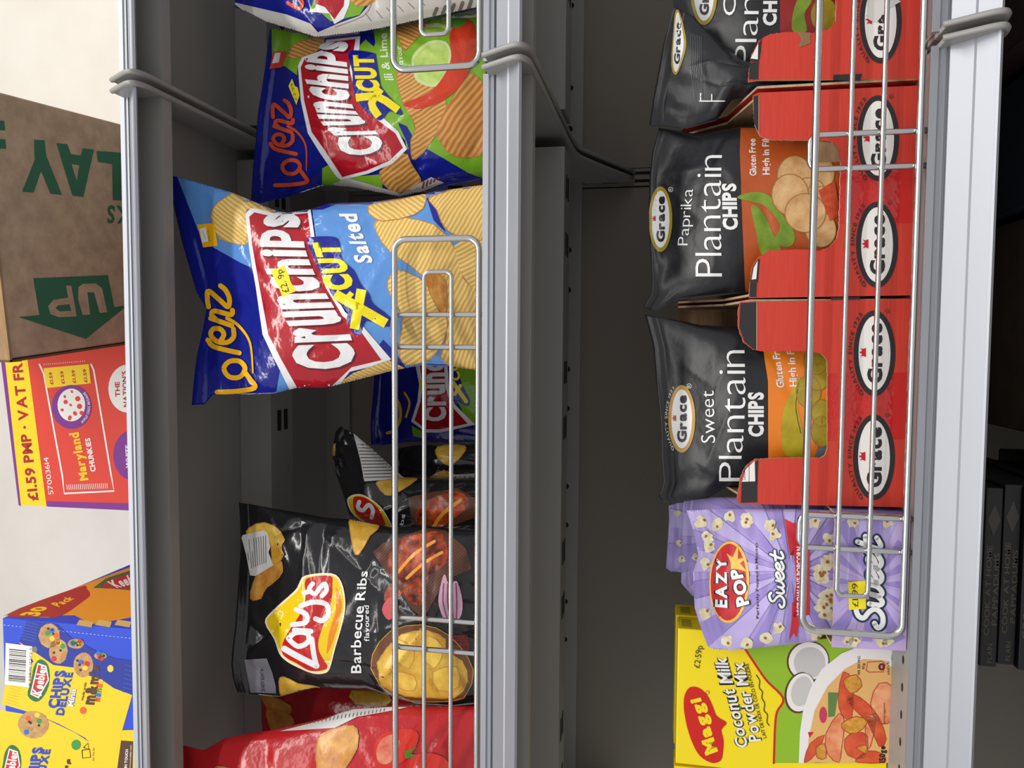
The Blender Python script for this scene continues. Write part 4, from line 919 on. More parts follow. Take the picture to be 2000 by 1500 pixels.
OA = [(1444, 984), (1439, 974), (1447, 930), (1456, 912), (1474, 897), (1504, 895), (1567, 894), (1600, 895), (1611, 889), (1616, 876), (1616, 728), (1615, 704), (1604, 690), (1580, 686), (1489, 686), (1471, 683), (1452, 669), (1442, 641), (1441, 610), (1445, 590)]
t, a = snack_box('red display carton holding the sweet plantain chip bag', -0.1497, 0.0445, OA, [(1707, 893), (1708, 690)], 1)
a.poly('black_band', [(1447, 982), (1449, 935), (1479, 938), (1479, 981)], CBLK, 1); a.poly('black_band', [(1452, 920), (1460, 912), (1481, 898), (1479, 952), (1478, 942)], CBLK, 1)
a.poly('white_patch', [(1449, 941), (1456, 917), (1474, 900), (1475, 940)], CWHT, 2); a.line('white_patch', 'Unsalte', (1456, 937), (1455, 914), 5, CBLK, 3); a.stroke('white_patch', [(1463, 940), (1463, 903)], 0.9, CBLK, 3, 0)
a.poly('black_band', [(1446, 592), (1444, 640), (1454, 667), (1470, 681), (1477, 683), (1477, 590)], CBLK, 1); a.stroke('black_band', [(1478, 591), (1478, 683)], 1.2, CEDGE, 2, 0)
a.poly('clear_tape', [(1617, 730), (1776, 728), (1775, 858), (1618, 860)], TAPE, 0)
a.poly('black_band', [(1623, 586), (1680, 585), (1680, 580), (1623, 581)], CBLK, 1)
a.flush()
OB = [(1463, 582), (1463, 566), (1469, 521), (1480, 503), (1501, 489), (1530, 488), (1570, 487), (1600, 490), (1620, 482), (1634, 466), (1639, 446), (1640, 396), (1642, 318), (1637, 288), (1624, 276), (1600, 274), (1504, 273), (1484, 265), (1474, 244), (1472, 220), (1471, 186), (1481, 181)]
t, a = snack_box('red display carton holding the paprika plantain chip bag', 0.0455, 0.2345, OB, [(1713, 478), (1715, 270)], 2)
a.poly('black_band', [(1464, 580), (1465, 546), (1478, 553), (1477, 580)], CBLK, 1); a.poly('black_band', [(1466, 546), (1470, 522), (1482, 505), (1484, 506), (1480, 553)], CBLK, 1); a.poly('white_patch', [(1468, 546), (1472, 523), (1480, 509), (1477, 545)], CWHT, 2)
a.poly('black_band', [(1472, 240), (1472, 188), (1481, 186), (1481, 258)], CBLK, 1); a.stroke('black_band', [(1482, 187), (1482, 260)], 1.0, CEDGE, 2, 0)
a.poly('torn_patch', [(1593, 275), (1626, 279), (1637, 292), (1640, 316), (1597, 318)], KIN, 2)
a.poly('clear_tape', [(1643, 320), (1782, 320), (1780, 436), (1641, 436)], TAPE, 0)
a.flush()
OC = [(1480, 157), (1462, 160), (1462, 141), (1468, 105), (1483, 78), (1504, 66), (1530, 63), (1555, 62), (1582, 64), (1600, 63), (1620, 56), (1632, 40), (1633, 18), (1634, -60), (1622, -100), (1600, -112), (1504, -113), (1480, -130), (1470, -170), (1470, -240)]
t, a = snack_box('torn red display carton at the bracket joint with a ripped front', 0.2385, 0.432, OC, [(1720, 40), (1721, -175)], 3)
a.poly('black_band', [(1463, 155), (1464, 122), (1482, 122), (1481, 155)], CBLK, 1); a.poly('black_band', [(1465, 120), (1470, 105), (1483, 82), (1488, 74), (1486, 100), (1482, 122)], CBLK, 1); a.poly('white_patch', [(1466, 114), (1471, 104), (1481, 85), (1480, 116)], CWHT, 2)
a.poly('torn_patch', ragged([(1556, 62), (1583, 64), (1583, 84), (1560, 93), (1564, 75)], 0.8, 4), KIN, 2)
a.poly('torn_patch', ragged([(1694, -20), (1760, 2), (1730, 20), (1712, 45), (1694, 36)], 0.8, 5), card((214, 212, 208)), 6)
a.poly('black_band', [(1627, 157), (1628, 146), (1684, 144), (1680, 158)], CBLK, 1)
a.flush()

# ---- plantain chip bags
MBLK = matte_film((31, 32, 36)); MWHT = matte_film((238, 238, 238)); GOLD = matte_film((196, 150, 66)); OLIVE = matte_film((168, 146, 36)); MORG = matte_film((236, 130, 34)); MPAP = matte_film((186, 84, 34)); MCHI = matte_film((150, 32, 32)); MRED = matte_film((190, 30, 44)); MINK = matte_film((34, 34, 38))
RIPE = mat((200, 180, 44), rough=0.35, kind='noise', rgb2=(166, 144, 30), scale=40.0); GRN = mat((142, 166, 48), rough=0.35, kind='noise', rgb2=(104, 136, 36), scale=40.0); SLICE = mat((184, 162, 48), rough=0.35, kind='noise', rgb2=(150, 126, 34), scale=60.0); PSL = mat((226, 188, 134), rough=0.35, kind='noise', rgb2=(190, 138, 84), scale=60.0)
GR = 'plantain chip bags in the red cartons'
b = Bag('plantain_chip_bag', 'matt black plantain chip bag with bright orange band and gold ringed logo', 'snack bag',
        top=g3((190, 870), (155, 830), (185, 740), (175, 550), (168, 350), (140, 100), (118, -150), (95, -240), (65, -355)), left=g3((240, 872), (480, 845), (600, 765), (800, 750), (1780, 770)),
        right=g3((130, -340), (300, -310), (420, -285), (700, -270), (1000, -260), (1780, -270)), Y0=0.785, deck=zl + 0.003, D=0.034, body=MBLK, seed=41, sealw=0.06, bottom=0.8, group=GR, crease=0.9, lean=0.02)
a = b.art
a.poly('orange_band', [(1486, 640), (1493, 700), (1500, 745), (1501, 980), (1780, 980), (1780, 640)], MORG, 1)
oval_logo(a, (1331.5, 818), 26.5, 66, GOLD, MWHT, MINK, MRED, 2, arctext=False, reg=False); a.arc('oval_logo', 'QUALITY SINCE 1922', (1331.5, 818), 28, 70, 122, 240, 5, MWHT, 3); a.oval('oval_logo', (1346, 754), 5, 5, MWHT, 2, n=14); a.oval('oval_logo', (1346, 754), 4, 4, MBLK, 3, n=14); a.line('oval_logo', 'R', (1348, 756), (1348, 752), 5, MWHT, 4)
a.text('flavour_lettering', 'Sweet', [(1397, 865), (1394, 763)], [(1368, 865), (1366, 763)], MWHT, 2, -0.006)
a.text('product_lettering', 'Plantain', [(1445, 940), (1456, 800), (1455, 684)], [(1401, 940), (1398, 800), (1396, 684)], MWHT, 2, -0.012, cap=0.73); a.text('product_lettering', 'CHIPS', [(1490, 853), (1490, 766)], [(1462, 853), (1461, 766)], MWHT, 2, 0.045)
a.text('claim_lettering', 'Gluten Free', [(1532, 757), (1520, 668)], [(1517, 757), (1505, 668)], MWHT, 3, 0.02); a.text('claim_lettering', 'High in Fibre', [(1557, 755), (1548, 650)], [(1542, 755), (1533, 650)], MWHT, 3, 0.02)
a.poly('plantain_picture', g3((950, 420), (970, 260), (1020, 150), (1062, 62), (1078, 70), (1072, 150), (1060, 260), (1092, 400), (1092, 570), (1000, 572), (962, 520)), RIPE, 3, 3); a.stroke('plantain_picture', g3((1070, 80), (1048, 250), (1080, 420)), 1.4, matte_film((70, 56, 20)), 4)
a.poly('plantain_picture', g3((1160, 620), (1200, 470), (1260, 480), (1280, 640)), matte_film((120, 122, 128)), 2)
for c, rx, ry in (((1130, 150), 24, 32), ((1190, 30), 26, 34), ((1215, 290), 20, 26), ((1215, 410), 20, 30), ((1180, -60), 24, 30)): a.oval('plantain_picture', g3(c)[0], rx, ry, SLICE, 4)
a.flush()
b = Bag('plantain_chip_bag', 'matt black plantain chip bag with brown orange band and green plantains', 'snack bag',
        top=g2((55, 735), (110, 640), (110, 520), (95, 300), (90, 60), (95, -120), (115, -280), (158, -435)), left=g2((130, 765), (250, 690), (480, 665), (720, 640), (1780, 640)),
        right=[(1300, 252), (1366, 263), (1400, 256), (1447, 247), (1500, 244), (1780, 242)], Y0=0.786, deck=zl + 0.003, D=0.036, body=MBLK, seed=44, sealw=0.03, bottom=0.8, group=GR, crease=1.3, lean=0.02)
a = b.art
a.poly('orange_band', [(1447, 225), (1445, 300), (1450, 440), (1457, 600), (1780, 600), (1780, 225)], MPAP, 1)
oval_logo(a, (1290, 428), 23, 64, OLIVE, MWHT, MINK, MRED, 2, arctext=False, reg=False); a.oval('oval_logo', (1310, 370), 5, 5, MWHT, 2, n=14); a.oval('oval_logo', (1310, 370), 4, 4, MBLK, 3, n=14); a.line('oval_logo', 'R', (1312, 372), (1312, 368), 5, MWHT, 4)
a.text('flavour_lettering', 'Paprika', [(1343, 479), (1354, 369)], [(1322, 479), (1330, 369)], MWHT, 2, -0.01)
a.text('product_lettering', 'Plantain', [(1411, 540), (1408, 400), (1411, 303)], [(1354, 540), (1353, 400), (1356, 303)], MWHT, 2, -0.012, cap=0.73); a.text('product_lettering', 'CHIPS', [(1440, 449), (1436, 358)], [(1412, 449), (1410, 358)], MWHT, 2, 0.045)
a.text('claim_lettering', 'Gluten Free', [(1477, 343), (1475, 271)], [(1464, 343), (1462, 271)], MWHT, 3, 0.02); a.text('claim_lettering', 'High in Fibre', [(1503, 341), (1501, 250)], [(1489, 341), (1488, 250)], MWHT, 3, 0.02)
a.poly('plantain_picture', g2((755, 85), (792, 75), (850, 140), (900, 260), (952, 358), (900, 420), (820, 382), (788, 240)), GRN, 3, 3); a.poly('plantain_picture', g2((670, 25), (700, -2), (800, -18), (880, 10), (920, 70), (980, 160), (1040, 250), (1030, 322), (990, 342), (935, 325), (912, 280), (945, 200), (860, 85), (780, 50)), GRN, 4, 3)
for c, rx, ry, l in (((1040, -120), 34, 40, 5), ((1200, -140), 30, 34, 4), ((1010, 0), 36, 40, 6), ((1130, -10), 34, 30, 5), ((1110, 120), 40, 38, 7), ((1210, 230), 30, 34, 6), ((1220, 60), 26, 34, 5)): a.oval('plantain_picture', g2(c)[0], rx, ry, PSL, l)
a.poly('plantain_picture', g1((1195, 1240), (1300, 1175), (1340, 1400), (1270, 1440)), mat((206, 84, 46), rough=0.4, kind='noise', rgb2=(180, 60, 30), scale=200.0), 8)
a.flush()
b = Bag('plantain_chip_bag', 'matt black plantain chip bag with dark red band behind the folded bag', 'snack bag',
        top=[(1320, 160), (1318, 60), (1314, -40), (1318, -88)], left=[(1360, 170), (1460, 165), (1780, 165)], right=[(1340, -92), (1500, -98), (1780, -98)],
        Y0=0.798, deck=zl + 0.003, D=0.03, body=MBLK, seed=47, sealw=0.04, bottom=0.8, group=GR, crease=0.7)
a = b.art
a.poly('red_band', [(1524, 180), (1522, -240), (1780, -240), (1780, 180)], MCHI, 1); oval_logo(a, (1375, -15), 26, 64, OLIVE, MWHT, MINK, MRED, 2, arctext=False, reg=False)
a.text('flavour_lettering', 'Chilli', [(1436, 30), (1440, -70)], [(1411, 30), (1414, -70)], MWHT, 2, 0.0)
a.text('product_lettering', 'Plantain', [(1474, 128), (1484, 0), (1488, -140)], [(1430, 128), (1436, 0), (1442, -140)], MWHT, 2, -0.012, cap=0.73); a.text('product_lettering', 'CHIPS', [(1515, 50), (1518, -45)], [(1490, 50), (1492, -45)], MWHT, 2, 0.045)
a.poly('plantain_picture', g1((1022, 190), (1030, 80), (1070, -20), (1140, -40), (1150, 10), (1105, 90), (1120, 200), (1060, 215)), GRN, 3, 3); a.oval('plantain_picture', (1610, 30), 26, 34, SLICE, 3)
a.flush()
b = Bag('plantain_chip_bag', 'matt black plantain chip bag folded over at the top in the torn carton', 'snack bag',
        top=[(1268, 246), (1276, 190), (1296, 85), (1316, 14)], left=[(1298, 246), (1340, 252), (1400, 235), (1430, 195), (1780, 180)], right=[(1350, 30), (1380, 60), (1450, 120), (1500, 122), (1780, 120)],
        Y0=0.772, deck=zl + 0.003, D=0.020, body=MBLK, seed=49, sealw=0.05, bottom=0.8, group=GR, crease=1.2, turn=-0.10)
a = b.art
a.poly('oval_logo', g1((235, 420), (250, 200), (262, 80), (285, 68), (310, 140), (335, 270), (318, 370), (270, 488)), OLIVE, 2, 3); a.poly('oval_logo', g1((246, 400), (256, 210), (268, 100), (284, 84), (302, 150), (318, 265), (308, 350), (270, 470)), MWHT, 3, 3)
a.text('oval_logo', 'Grace', g1((290, 420), (300, 140)), g1((255, 415), (262, 145)), MINK, 4, 0.04)
for k in range(7): a.stroke('fold_lines', g1((365 + k * 11, 215 + k * 4), (362 + k * 12, 420), (390 + k * 8, 640)), 1.2, matte_film((86, 88, 92)), 2, 3)
a.stroke('product_lettering', g1((422, 658), (585, 658)), 2.4, MWHT, 2, 0); a.stroke('product_lettering', g1((428, 658), (428, 608)), 2.4, MWHT, 2, 0); a.stroke('product_lettering', g1((500, 658), (500, 615)), 2.4, MWHT, 2, 0)
a.flush()

# ================================================================== popcorn
LAV = mat((168, 152, 212), rough=0.34, bump=0.12, bscale=40.0); LAV2 = mat((184, 170, 222), rough=0.34); LAV3 = mat((152, 135, 202), rough=0.34); POPC = mat((234, 226, 200), rough=0.5, kind='noise', rgb2=(206, 192, 150), scale=130.0); KERN = mat((150, 96, 30), rough=0.5); PRED = mat((196, 34, 44), rough=0.35); PDRED = mat((120, 20, 30), rough=0.35); PGOLD = mat((240, 190, 70), rough=0.35); PWHT = mat((240, 240, 238), rough=0.4); PINK = mat((32, 52, 74), rough=0.4); PDARK = mat((24, 24, 30), rough=0.4)
SCRIPT = {'S': ([[(1.0, 1.75), (0.75, 2.0), (0.4, 1.85), (0.35, 1.45), (0.75, 1.0), (0.95, 0.5), (0.7, 0.05), (0.25, 0.05), (0.0, 0.4), (0.2, 0.65)]], 1.15),
          'w': ([[(0.0, 1.0), (0.05, 0.25), (0.25, 0.02), (0.48, 0.35), (0.52, 0.95), (0.52, 0.3), (0.72, 0.02), (0.98, 0.35), (1.0, 1.0)]], 1.1),
          'e': ([[(0.0, 0.42), (0.4, 0.5), (0.62, 0.82), (0.38, 1.02), (0.1, 0.72), (0.14, 0.2), (0.45, 0.0), (0.8, 0.3)]], 0.78),
          't': ([[(0.42, 1.75), (0.3, 0.35), (0.5, 0.02), (0.85, 0.3)], [(0.02, 1.05), (0.8, 1.15)]], 0.85)}
def script(a, part, s, p0, p1, h, wd, mt, out=None, owd=0, layer=4, slant=0.18):
    tot = sum(SCRIPT[c][1] for c in s); p0 = np.array(p0, float); p1 = np.array(p1, float); d = (p1 - p0) / tot; u = d / np.linalg.norm(d); up = np.array([u[1], -u[0]]) * h
    for lay, w_, m_ in ((layer, wd + owd, out), (layer + 1, wd, mt)):
        if m_ is None: continue
        x = 0.0
        for c in s:
            for st in SCRIPT[c][0]: a.stroke(part, [p0 + d * (x + q[0] + slant * q[1]) + up * q[1] for q in st], w_, m_, lay, 6)
            x += SCRIPT[c][1]
def popblob(a, part, c, r, seed, layer=3):
    g = random.Random(seed); n = 11
    p = [(c[0] + r * g.uniform(0.62, 1.15) * math.cos(2 * math.pi * k / n), c[1] + r * g.uniform(0.62, 1.15) * math.sin(2 * math.pi * k / n)) for k in range(n)]
    a.poly(part, p, POPC, layer, 4); a.oval(part, (c[0] + r * g.uniform(-0.3, 0.5), c[1] + r * g.uniform(-0.4, 0.4)), r * 0.26, r * 0.2, KERN, layer + 1, g.uniform(0, 3), 10)
def rays(a, part, c, n, r, seed, lay=1, ph=0.1, lim=None):
    g = random.Random(seed)
    for k in range(n):
        q = 2 * math.pi * (k + g.uniform(-0.2, 0.2)) / n + ph; wq = g.uniform(0.07, 0.14)
        rr = r if lim is None else lim(q)
        a.poly(part, [(c[0] + 16 * math.cos(q), c[1] + 16 * math.sin(q)), (c[0] + rr * math.cos(q - wq), c[1] + rr * math.sin(q - wq)), (c[0] + rr * math.cos(q + wq), c[1] + rr * math.sin(q + wq))], LAV2 if k % 2 else LAV3, lay)
PY = 0.7195
TX0, TX1 = at(1700, 1266, PY)[0], at(1700, 1004, PY)[0]
GP = 'popcorn bags in the purple tray'
for i, (dy, top, lft, rgt, lb) in enumerate((
        (0.800, p4((255, 720), (180, 640), (185, 400), (190, 130), (200, 60)), p4((330, 760), (1000, 780)), p4((260, 40), (1000, 40)), 'lilac popcorn bag directly behind the front popcorn bag'),
        (0.828, p4((110, 560), (75, 540), (90, 300), (95, 180), (92, 95)), p4((200, 565), (1000, 600)), p4((170, 75), (380, 66), (1000, 66)), 'lilac popcorn bag furthest back, its top next to the black bag seal'))):
    b = Bag('popcorn_bag', lb, 'popcorn bag', top=top, left=lft, right=rgt, Y0=dy, deck=zl + 0.003, D=0.011, body=LAV, seed=60 + i, sealw=0.05, bottom=0.8, group=GP, crease=1.2)
    a = b.art; rays(a, 'ray_print', p4((900, 300))[0], 18, 320, 3 + i)
    for k, c in enumerate(((150, 150), (165, 360), (185, 470), (280, 460), (300, 220))): popblob(a, 'popcorn_picture', p4(c)[0], 8, 70 + k)
    if i == 1: a.poly('oval_logo', p4((190, 160), (205, 130), (215, 200), (212, 300), (195, 280)), PRED, 4, 3)
    a.flush()
b = Bag('popcorn_bag', 'lilac popcorn bag with red oval logo standing in the purple tray', 'popcorn bag',
        top=p4((368, 1092), (320, 960), (272, 800), (262, 560), (300, 450), (275, 300), (218, 136)), left=p4((400, 1105), (520, 1110), (800, 1082), (1120, 1045), (1200, 975), (1730, 940)), right=p4((400, 122), (700, 120), (1040, 122), (1730, 160)),
        Y0=0.741, deck=zl + 0.003, D=0.017, body=LAV, seed=63, sealw=0.11, bottom=0.8, group=GP, crease=0.9, gather=1.0)
a = b.art
rays(a, 'ray_print', p4((950, 560))[0], 26, 330, 9)
for k, c in enumerate(((320, 210), (430, 230), (520, 170), (640, 190), (640, 215), (800, 230), (830, 300), (365, 320), (370, 380), (350, 500), (350, 850), (500, 1040), (640, 1060), (770, 1030), (860, 950), (1080, 960), (1120, 1010), (1110, 220), (1210, 330))): popblob(a, 'popcorn_picture', p4(c)[0], 13, 80 + k)
for k in range(14):
    g = random.Random(200 + k); popblob(a, 'popcorn_picture', p4((g.uniform(1150, 1260), g.uniform(470, 860)))[0], 15, 100 + k, 2)
a.oval('oval_logo', p4((515, 632))[0], 39, 80, PGOLD, 4, 0.03, 36); a.oval('oval_logo', p4((510, 632))[0], 35, 75, PRED, 5, 0.03, 36)
a.poly('oval_logo', p4((495, 430), (540, 460), (580, 360), (575, 470), (640, 460), (590, 500), (640, 560), (570, 540), (530, 580), (525, 490)), PGOLD, 6)
a.text('oval_logo', 'EAZY', p4((500, 815), (495, 455)), p4((412, 805), (425, 465)), PDARK, 6, 0.11); a.text('oval_logo', 'EAZY', p4((498, 812), (492, 460)), p4((415, 805), (428, 465)), PWHT, 7, 0.04)
a.text('oval_logo', 'POP', p4((665, 790), (640, 650), (600, 530)), p4((560, 815), (530, 650), (510, 545)), PDARK, 8, 0.11, fit=True); a.text('oval_logo', 'POP', p4((655, 785), (632, 650), (594, 538)), p4((568, 808), (540, 650), (518, 548)), PWHT, 9, 0.05, fit=True)
a.text('tagline', 'Perfectly Popped in Minutes', p4((722, 887), (710, 357)), p4((703, 887), (692, 357)), PDARK, 4, 0.015)
script(a, 'flavour_lettering', 'Sweet', p4((900, 815))[0], p4((892, 425))[0], 14.5, 4.6, PWHT, PINK, 4.6, 4)
a.poly('ribbon', p4((960, 345), (1075, 375), (1075, 860), (960, 880), (985, 620)), PRED, 4); a.poly('ribbon', p4((900, 190), (960, 220), (1060, 205), (1000, 290), (1040, 445), (940, 445)), PRED, 4); a.poly('ribbon', p4((955, 772), (1000, 775), (1010, 880), (985, 1020), (965, 985), (932, 1040), (950, 900)), PRED, 4)
a.poly('ribbon', p4((940, 440), (965, 400), (965, 445)), PDRED, 5); a.text('ribbon', 'MICROWAVE POPCORN', p4((1022, 862), (1022, 385)), p4((986, 862), (984, 385)), PWHT, 6, 0.03)
a.flush()
t = thing('popcorn_tray', 'purple printed card tray in front of the popcorn bags', 'tray', ((TX0 + TX1) / 2, PY + 0.02, zl))
base = np.array(t.location); TZ = at(1627, 1140, PY)[2]
tr = [at(x, y, PY) for x, y in ragged([(1631, 1006), (1629, 1080), (1628, 1180), (1625, 1264)], 0.6, 8)]
sheet('front_panel', [(TX1, PY, zl + 0.0008)] + tr + [(TX0, PY, zl + 0.0008)], (0, -1, 0), TH, mat((190, 168, 216), rough=0.45), KIN, CEDGE, t, base)
for xx, sg in ((TX0, 1), (TX1 - TH, -1)):
    side = [(xx, PY + 0.003, zl + 0.0008), (xx, PY + 0.038, zl + 0.0008), (xx, PY + 0.038, TZ), (xx, PY + 0.003, TZ)]
    sheet('side_panel', [(p[0] + (0 if sg == 1 else TH), p[1], p[2]) for p in side], (-sg, 0, 0), TH, LAV3, KIN, CEDGE, t, base)
sheet('back_panel', [(TX0 + 0.004, PY + 0.04, zl + 0.0008), (TX1 - 0.004, PY + 0.04, zl + 0.0008), (TX1 - 0.004, PY + 0.04, TZ), (TX0 + 0.004, PY + 0.04, TZ)], (0, -1, 0), TH, KIN, LAV3, CEDGE, t, base)
a = Art(t, plane_hit((0, PY, 0), (0, -1, 0)))
cc = p4((1500, 640))[0]
def lim(q):
    c, s = math.cos(q), math.sin(q); return min(((1764 if c > 0 else 1631) - cc[0]) / c if abs(c) > 1e-3 else 1e9, ((1258 if s > 0 else 1012) - cc[1]) / s if abs(s) > 1e-3 else 1e9)
rays(a, 'ray_print', cc, 24, 0, 14, 1, 0.1, lambda q: lim(q) * 0.96)
for k, c in enumerate(((1380, 215), (1620, 215), (1345, 1035), (1390, 1045), (1580, 1050), (1620, 1040))): popblob(a, 'popcorn_picture', p4(c)[0], 12, 140 + k)
script(a, 'flavour_lettering', 'Sweet', p4((1590, 960))[0], p4((1572, 330))[0], 26, 10, PWHT, PINK, 8, 4)
a.poly('price_sticker', p4((1345, 632), (1464, 622), (1470, 818), (1350, 826)), STICK, 8); a.line('price_sticker', '£1.99', p4((1415, 805))[0], p4((1412, 640))[0], 12, PENCIL, 9)
a.flush({'price_sticker': 'yellow price sticker'})

# ================================================================== yellow coconut powder boxes
MAY = mat((248, 222, 10), rough=0.36, spec=0.5); MAYD = mat((216, 186, 20), rough=0.4)
FY = 0.762
mx1 = at(1322, 1227, FY)[0]; mx0 = at(1322, 1491, FY)[0]; mz1 = at(1322, 1360, FY)[2]
def yellow_box(label, x0, x1, y0, y1, z1):
    t = thing('coconut_powder_box', label, 'box', ((x0 + x1) / 2, (y0 + y1) / 2, zl), 'yellow coconut powder boxes')
    bevel(MB().box(x0, x1, y0, y1, zl + 0.0006, z1).build('carton', MAY, t), 0.001)
    return t
t = yellow_box('yellow coconut milk powder box with price in pen, beside the popcorn', mx0, mx1, FY, FY + 0.034, mz1)
yb = [yellow_box('yellow coconut powder box tucked directly behind the front one', mx0 + 0.001, mx1 + 0.001, FY + 0.0355, FY + 0.0695, mz1 + 0.001),
      yellow_box('yellow coconut powder box at the row end, beyond the priced one', mx0 - 0.004 - (mx1 - mx0), mx0 - 0.004, FY + 0.002, FY + 0.036, mz1 + 0.001)]
for tt, ys in ((t, FY), (yb[0], FY + 0.0355)):
    ax = mx1 + (0 if tt is t else 0.001)
    sp = MB()
    for k in range(5):
        y = ys + 0.007 + 0.0042 * k
        for j in range(9): sp.box(ax + 0.0002, ax + 0.0004, y, y + 0.0016, mz1 - 0.014 - j * 0.019, mz1 - 0.004 - j * 0.019)
    sp.build('side_text', mat((120, 104, 30), rough=0.5), tt)
MG = card((146, 188, 44)); MR = card((206, 34, 26), 0.4); MB_ = card((226, 178, 110)); BOWL = card((236, 232, 230)); PRAWN = mat((226, 106, 58), rough=0.4, kind='noise', rgb2=(200, 60, 34), scale=50.0); PRAWN2 = mat((240, 176, 128), rough=0.4, kind='noise', rgb2=(216, 106, 62), scale=60.0); GRAIN = mat((226, 166, 60), rough=0.5, kind='noise', rgb2=(180, 116, 30), scale=200.0); SHELL = card((92, 60, 38)); SPRO = card((96, 130, 70))
a = Art(t, plane_hit((0, FY, 0), (0, -1, 0)))
a.poly('green_field', m5((626, 420), (700, 395), (1690, 300), (1690, 1215), (832, 1215), (835, 960), (845, 880), (895, 765), (860, 735), (780, 645), (715, 555)), MG, 1)
a.stroke('green_field', m5((626, 420), (715, 555), (780, 645), (892, 764), (848, 860), (835, 960), (830, 1090), (826, 1215)), 4.2, MR, 2, 4)
a.oval('coconut_picture', m5((1065, 505))[0], 42, 40, SHELL, 3, -0.3); a.oval('coconut_picture', m5((1068, 505))[0], 39, 37, BOWL, 4, -0.3); a.oval('coconut_picture', m5((1075, 515))[0], 31, 30, card((196, 194, 194)), 5, -0.3)
a.oval('coconut_picture', m5((1010, 725))[0], 30, 41, SHELL, 5, 0.25); a.oval('coconut_picture', m5((1014, 722))[0], 27, 38, BOWL, 6, 0.25); a.oval('coconut_picture', m5((1020, 715))[0], 20, 30, card((200, 198, 196)), 7, 0.25)
a.poly('bowl_picture', m5((1000, 1215), (1008, 1000), (1030, 850), (1080, 700), (1160, 560), (1300, 450), (1430, 400), (1690, 330), (1690, 1215)), BOWL, 8)
a.poly('bowl_picture', m5((1060, 1215), (1068, 1050), (1110, 850), (1200, 680), (1320, 560), (1450, 490), (1600, 500), (1690, 600), (1690, 1215)), MB_, 9)
for q, mt in ((((1190, 1010), (1280, 870), (1320, 930), (1300, 1100), (1280, 1212), (1200, 1150)), PRAWN2), (((1275, 760), (1310, 580), (1380, 660), (1370, 900), (1300, 880)), PRAWN), (((1335, 790), (1380, 735), (1480, 800), (1560, 900), (1610, 1050), (1560, 1100), (1480, 930)), PRAWN),
              (((1500, 800), (1560, 660), (1660, 690), (1668, 900), (1560, 940)), PRAWN2), (((1320, 1050), (1400, 1000), (1480, 1030), (1460, 1180), (1340, 1160)), PRAWN), (((1040, 1190), (1080, 1080), (1180, 1020), (1120, 1150), (1050, 1212)), PRAWN), (((1400, 1190), (1480, 1130), (1580, 1150), (1600, 1212), (1420, 1212)), PRAWN), (((1470, 900), (1540, 900), (1500, 1100), (1470, 1090)), PRAWN2)): a.poly('prawn_picture', m5(*q), mt, 10, 4)
for q in (((1310, 640), (1400, 600), (1440, 680), (1360, 730)), ((1300, 940), (1400, 890), (1480, 930), (1400, 1010), (1320, 990)), ((1120, 1110), (1180, 1080), (1190, 1180), (1130, 1180)), ((1400, 1110), (1470, 1090), (1470, 1150))): a.poly('prawn_picture', m5(*q), GRAIN, 11, 4)
a.poly('prawn_picture', m5((1205, 722), (1275, 725), (1250, 890), (1205, 895)), SPRO, 11); a.oval('prawn_picture', m5((1170, 880))[0], 7.5, 16, card((196, 60, 90)), 11); a.poly('prawn_picture', m5((1064, 1000), (1105, 1000), (1075, 1040)), MR, 11)
a.poly('prawn_picture', m5((1090, 1215), (1130, 1212), (1200, 1215)), SPRO, 11)
a.poly('brand_logo', m5((198, 830), (205, 740), (240, 688), (300, 690), (360, 740), (400, 820), (430, 890), (497, 935), (460, 985), (476, 1060), (465, 1180), (430, 1212), (380, 1210), (310, 1165), (260, 1080), (220, 960)), MR, 3, 3)
a.text('brand_logo', 'Maggi', m5((432, 1135), (310, 758)), m5((352, 1165), (238, 775)), MAY, 4, 0.05); a.oval('brand_logo', m5((365, 724))[0], 3.6, 3.6, MR, 3, n=12); a.oval('brand_logo', m5((365, 724))[0], 2.6, 2.6, MAY, 4, n=12)
for bold, mt, ly in ((0.075, BLK, 4), (0.022, WHT, 5)):
    a.text('product_lettering', 'Coconut Milk', m5((645, 1105), (560, 740), (492, 475)), m5((568, 1118), (470, 745), (405, 480)), mt, ly, bold, slant=0.1); a.text('product_lettering', 'Powder Mix', m5((735, 1060), (655, 700), (610, 512)), m5((655, 1078), (575, 715), (530, 520)), mt, ly, bold, slant=0.1)
a.text('small_text', 'LAIT DE NOIX DE COCO EN POUDRE', m5((775, 1040), (648, 520)), m5((750, 1046), (624, 528)), BLK, 4, 0.005)
a.stroke('small_text', m5((795, 955), (778, 930), (782, 880), (758, 850), (762, 800), (742, 760), (747, 720), (724, 690), (727, 640), (702, 600)), 1.6, BLK, 4, 3)
a.text('price_in_pen', '£2·59p', m5((306, 556), (330, 398)), m5((266, 550), (282, 398)), PENCIL, 4, 0.0)
a.text('small_text', 'PER SERVING', m5((1428, 600), (1428, 470)), m5((1410, 600), (1410, 470)), BLK, 12, 0.0); a.text('small_text', '10g', m5((1458, 560), (1458, 520)), m5((1440, 560), (1440, 520)), BLK, 12)
a.stroke('small_text', m5((1470, 570), (1480, 512), (1580, 505), (1602, 530), (1590, 580), (1490, 582)), 1.3, MR, 12, 0, closed=True); a.oval('small_text', m5((1578, 545))[0], 6.5, 7, card((110, 24, 40)), 12); a.text('small_text', '4%', m5((1586, 556), (1586, 534)), m5((1570, 556), (1570, 534)), WHT, 13)
a.text('small_text', "adult's RI", m5((1632, 600), (1630, 508)), m5((1614, 600), (1612, 508)), BLK, 12); a.text('small_text', 'Per 100g: 2958 kJ/715kcal', m5((1662, 690), (1662, 425)), m5((1645, 690), (1645, 425)), BLK, 12)
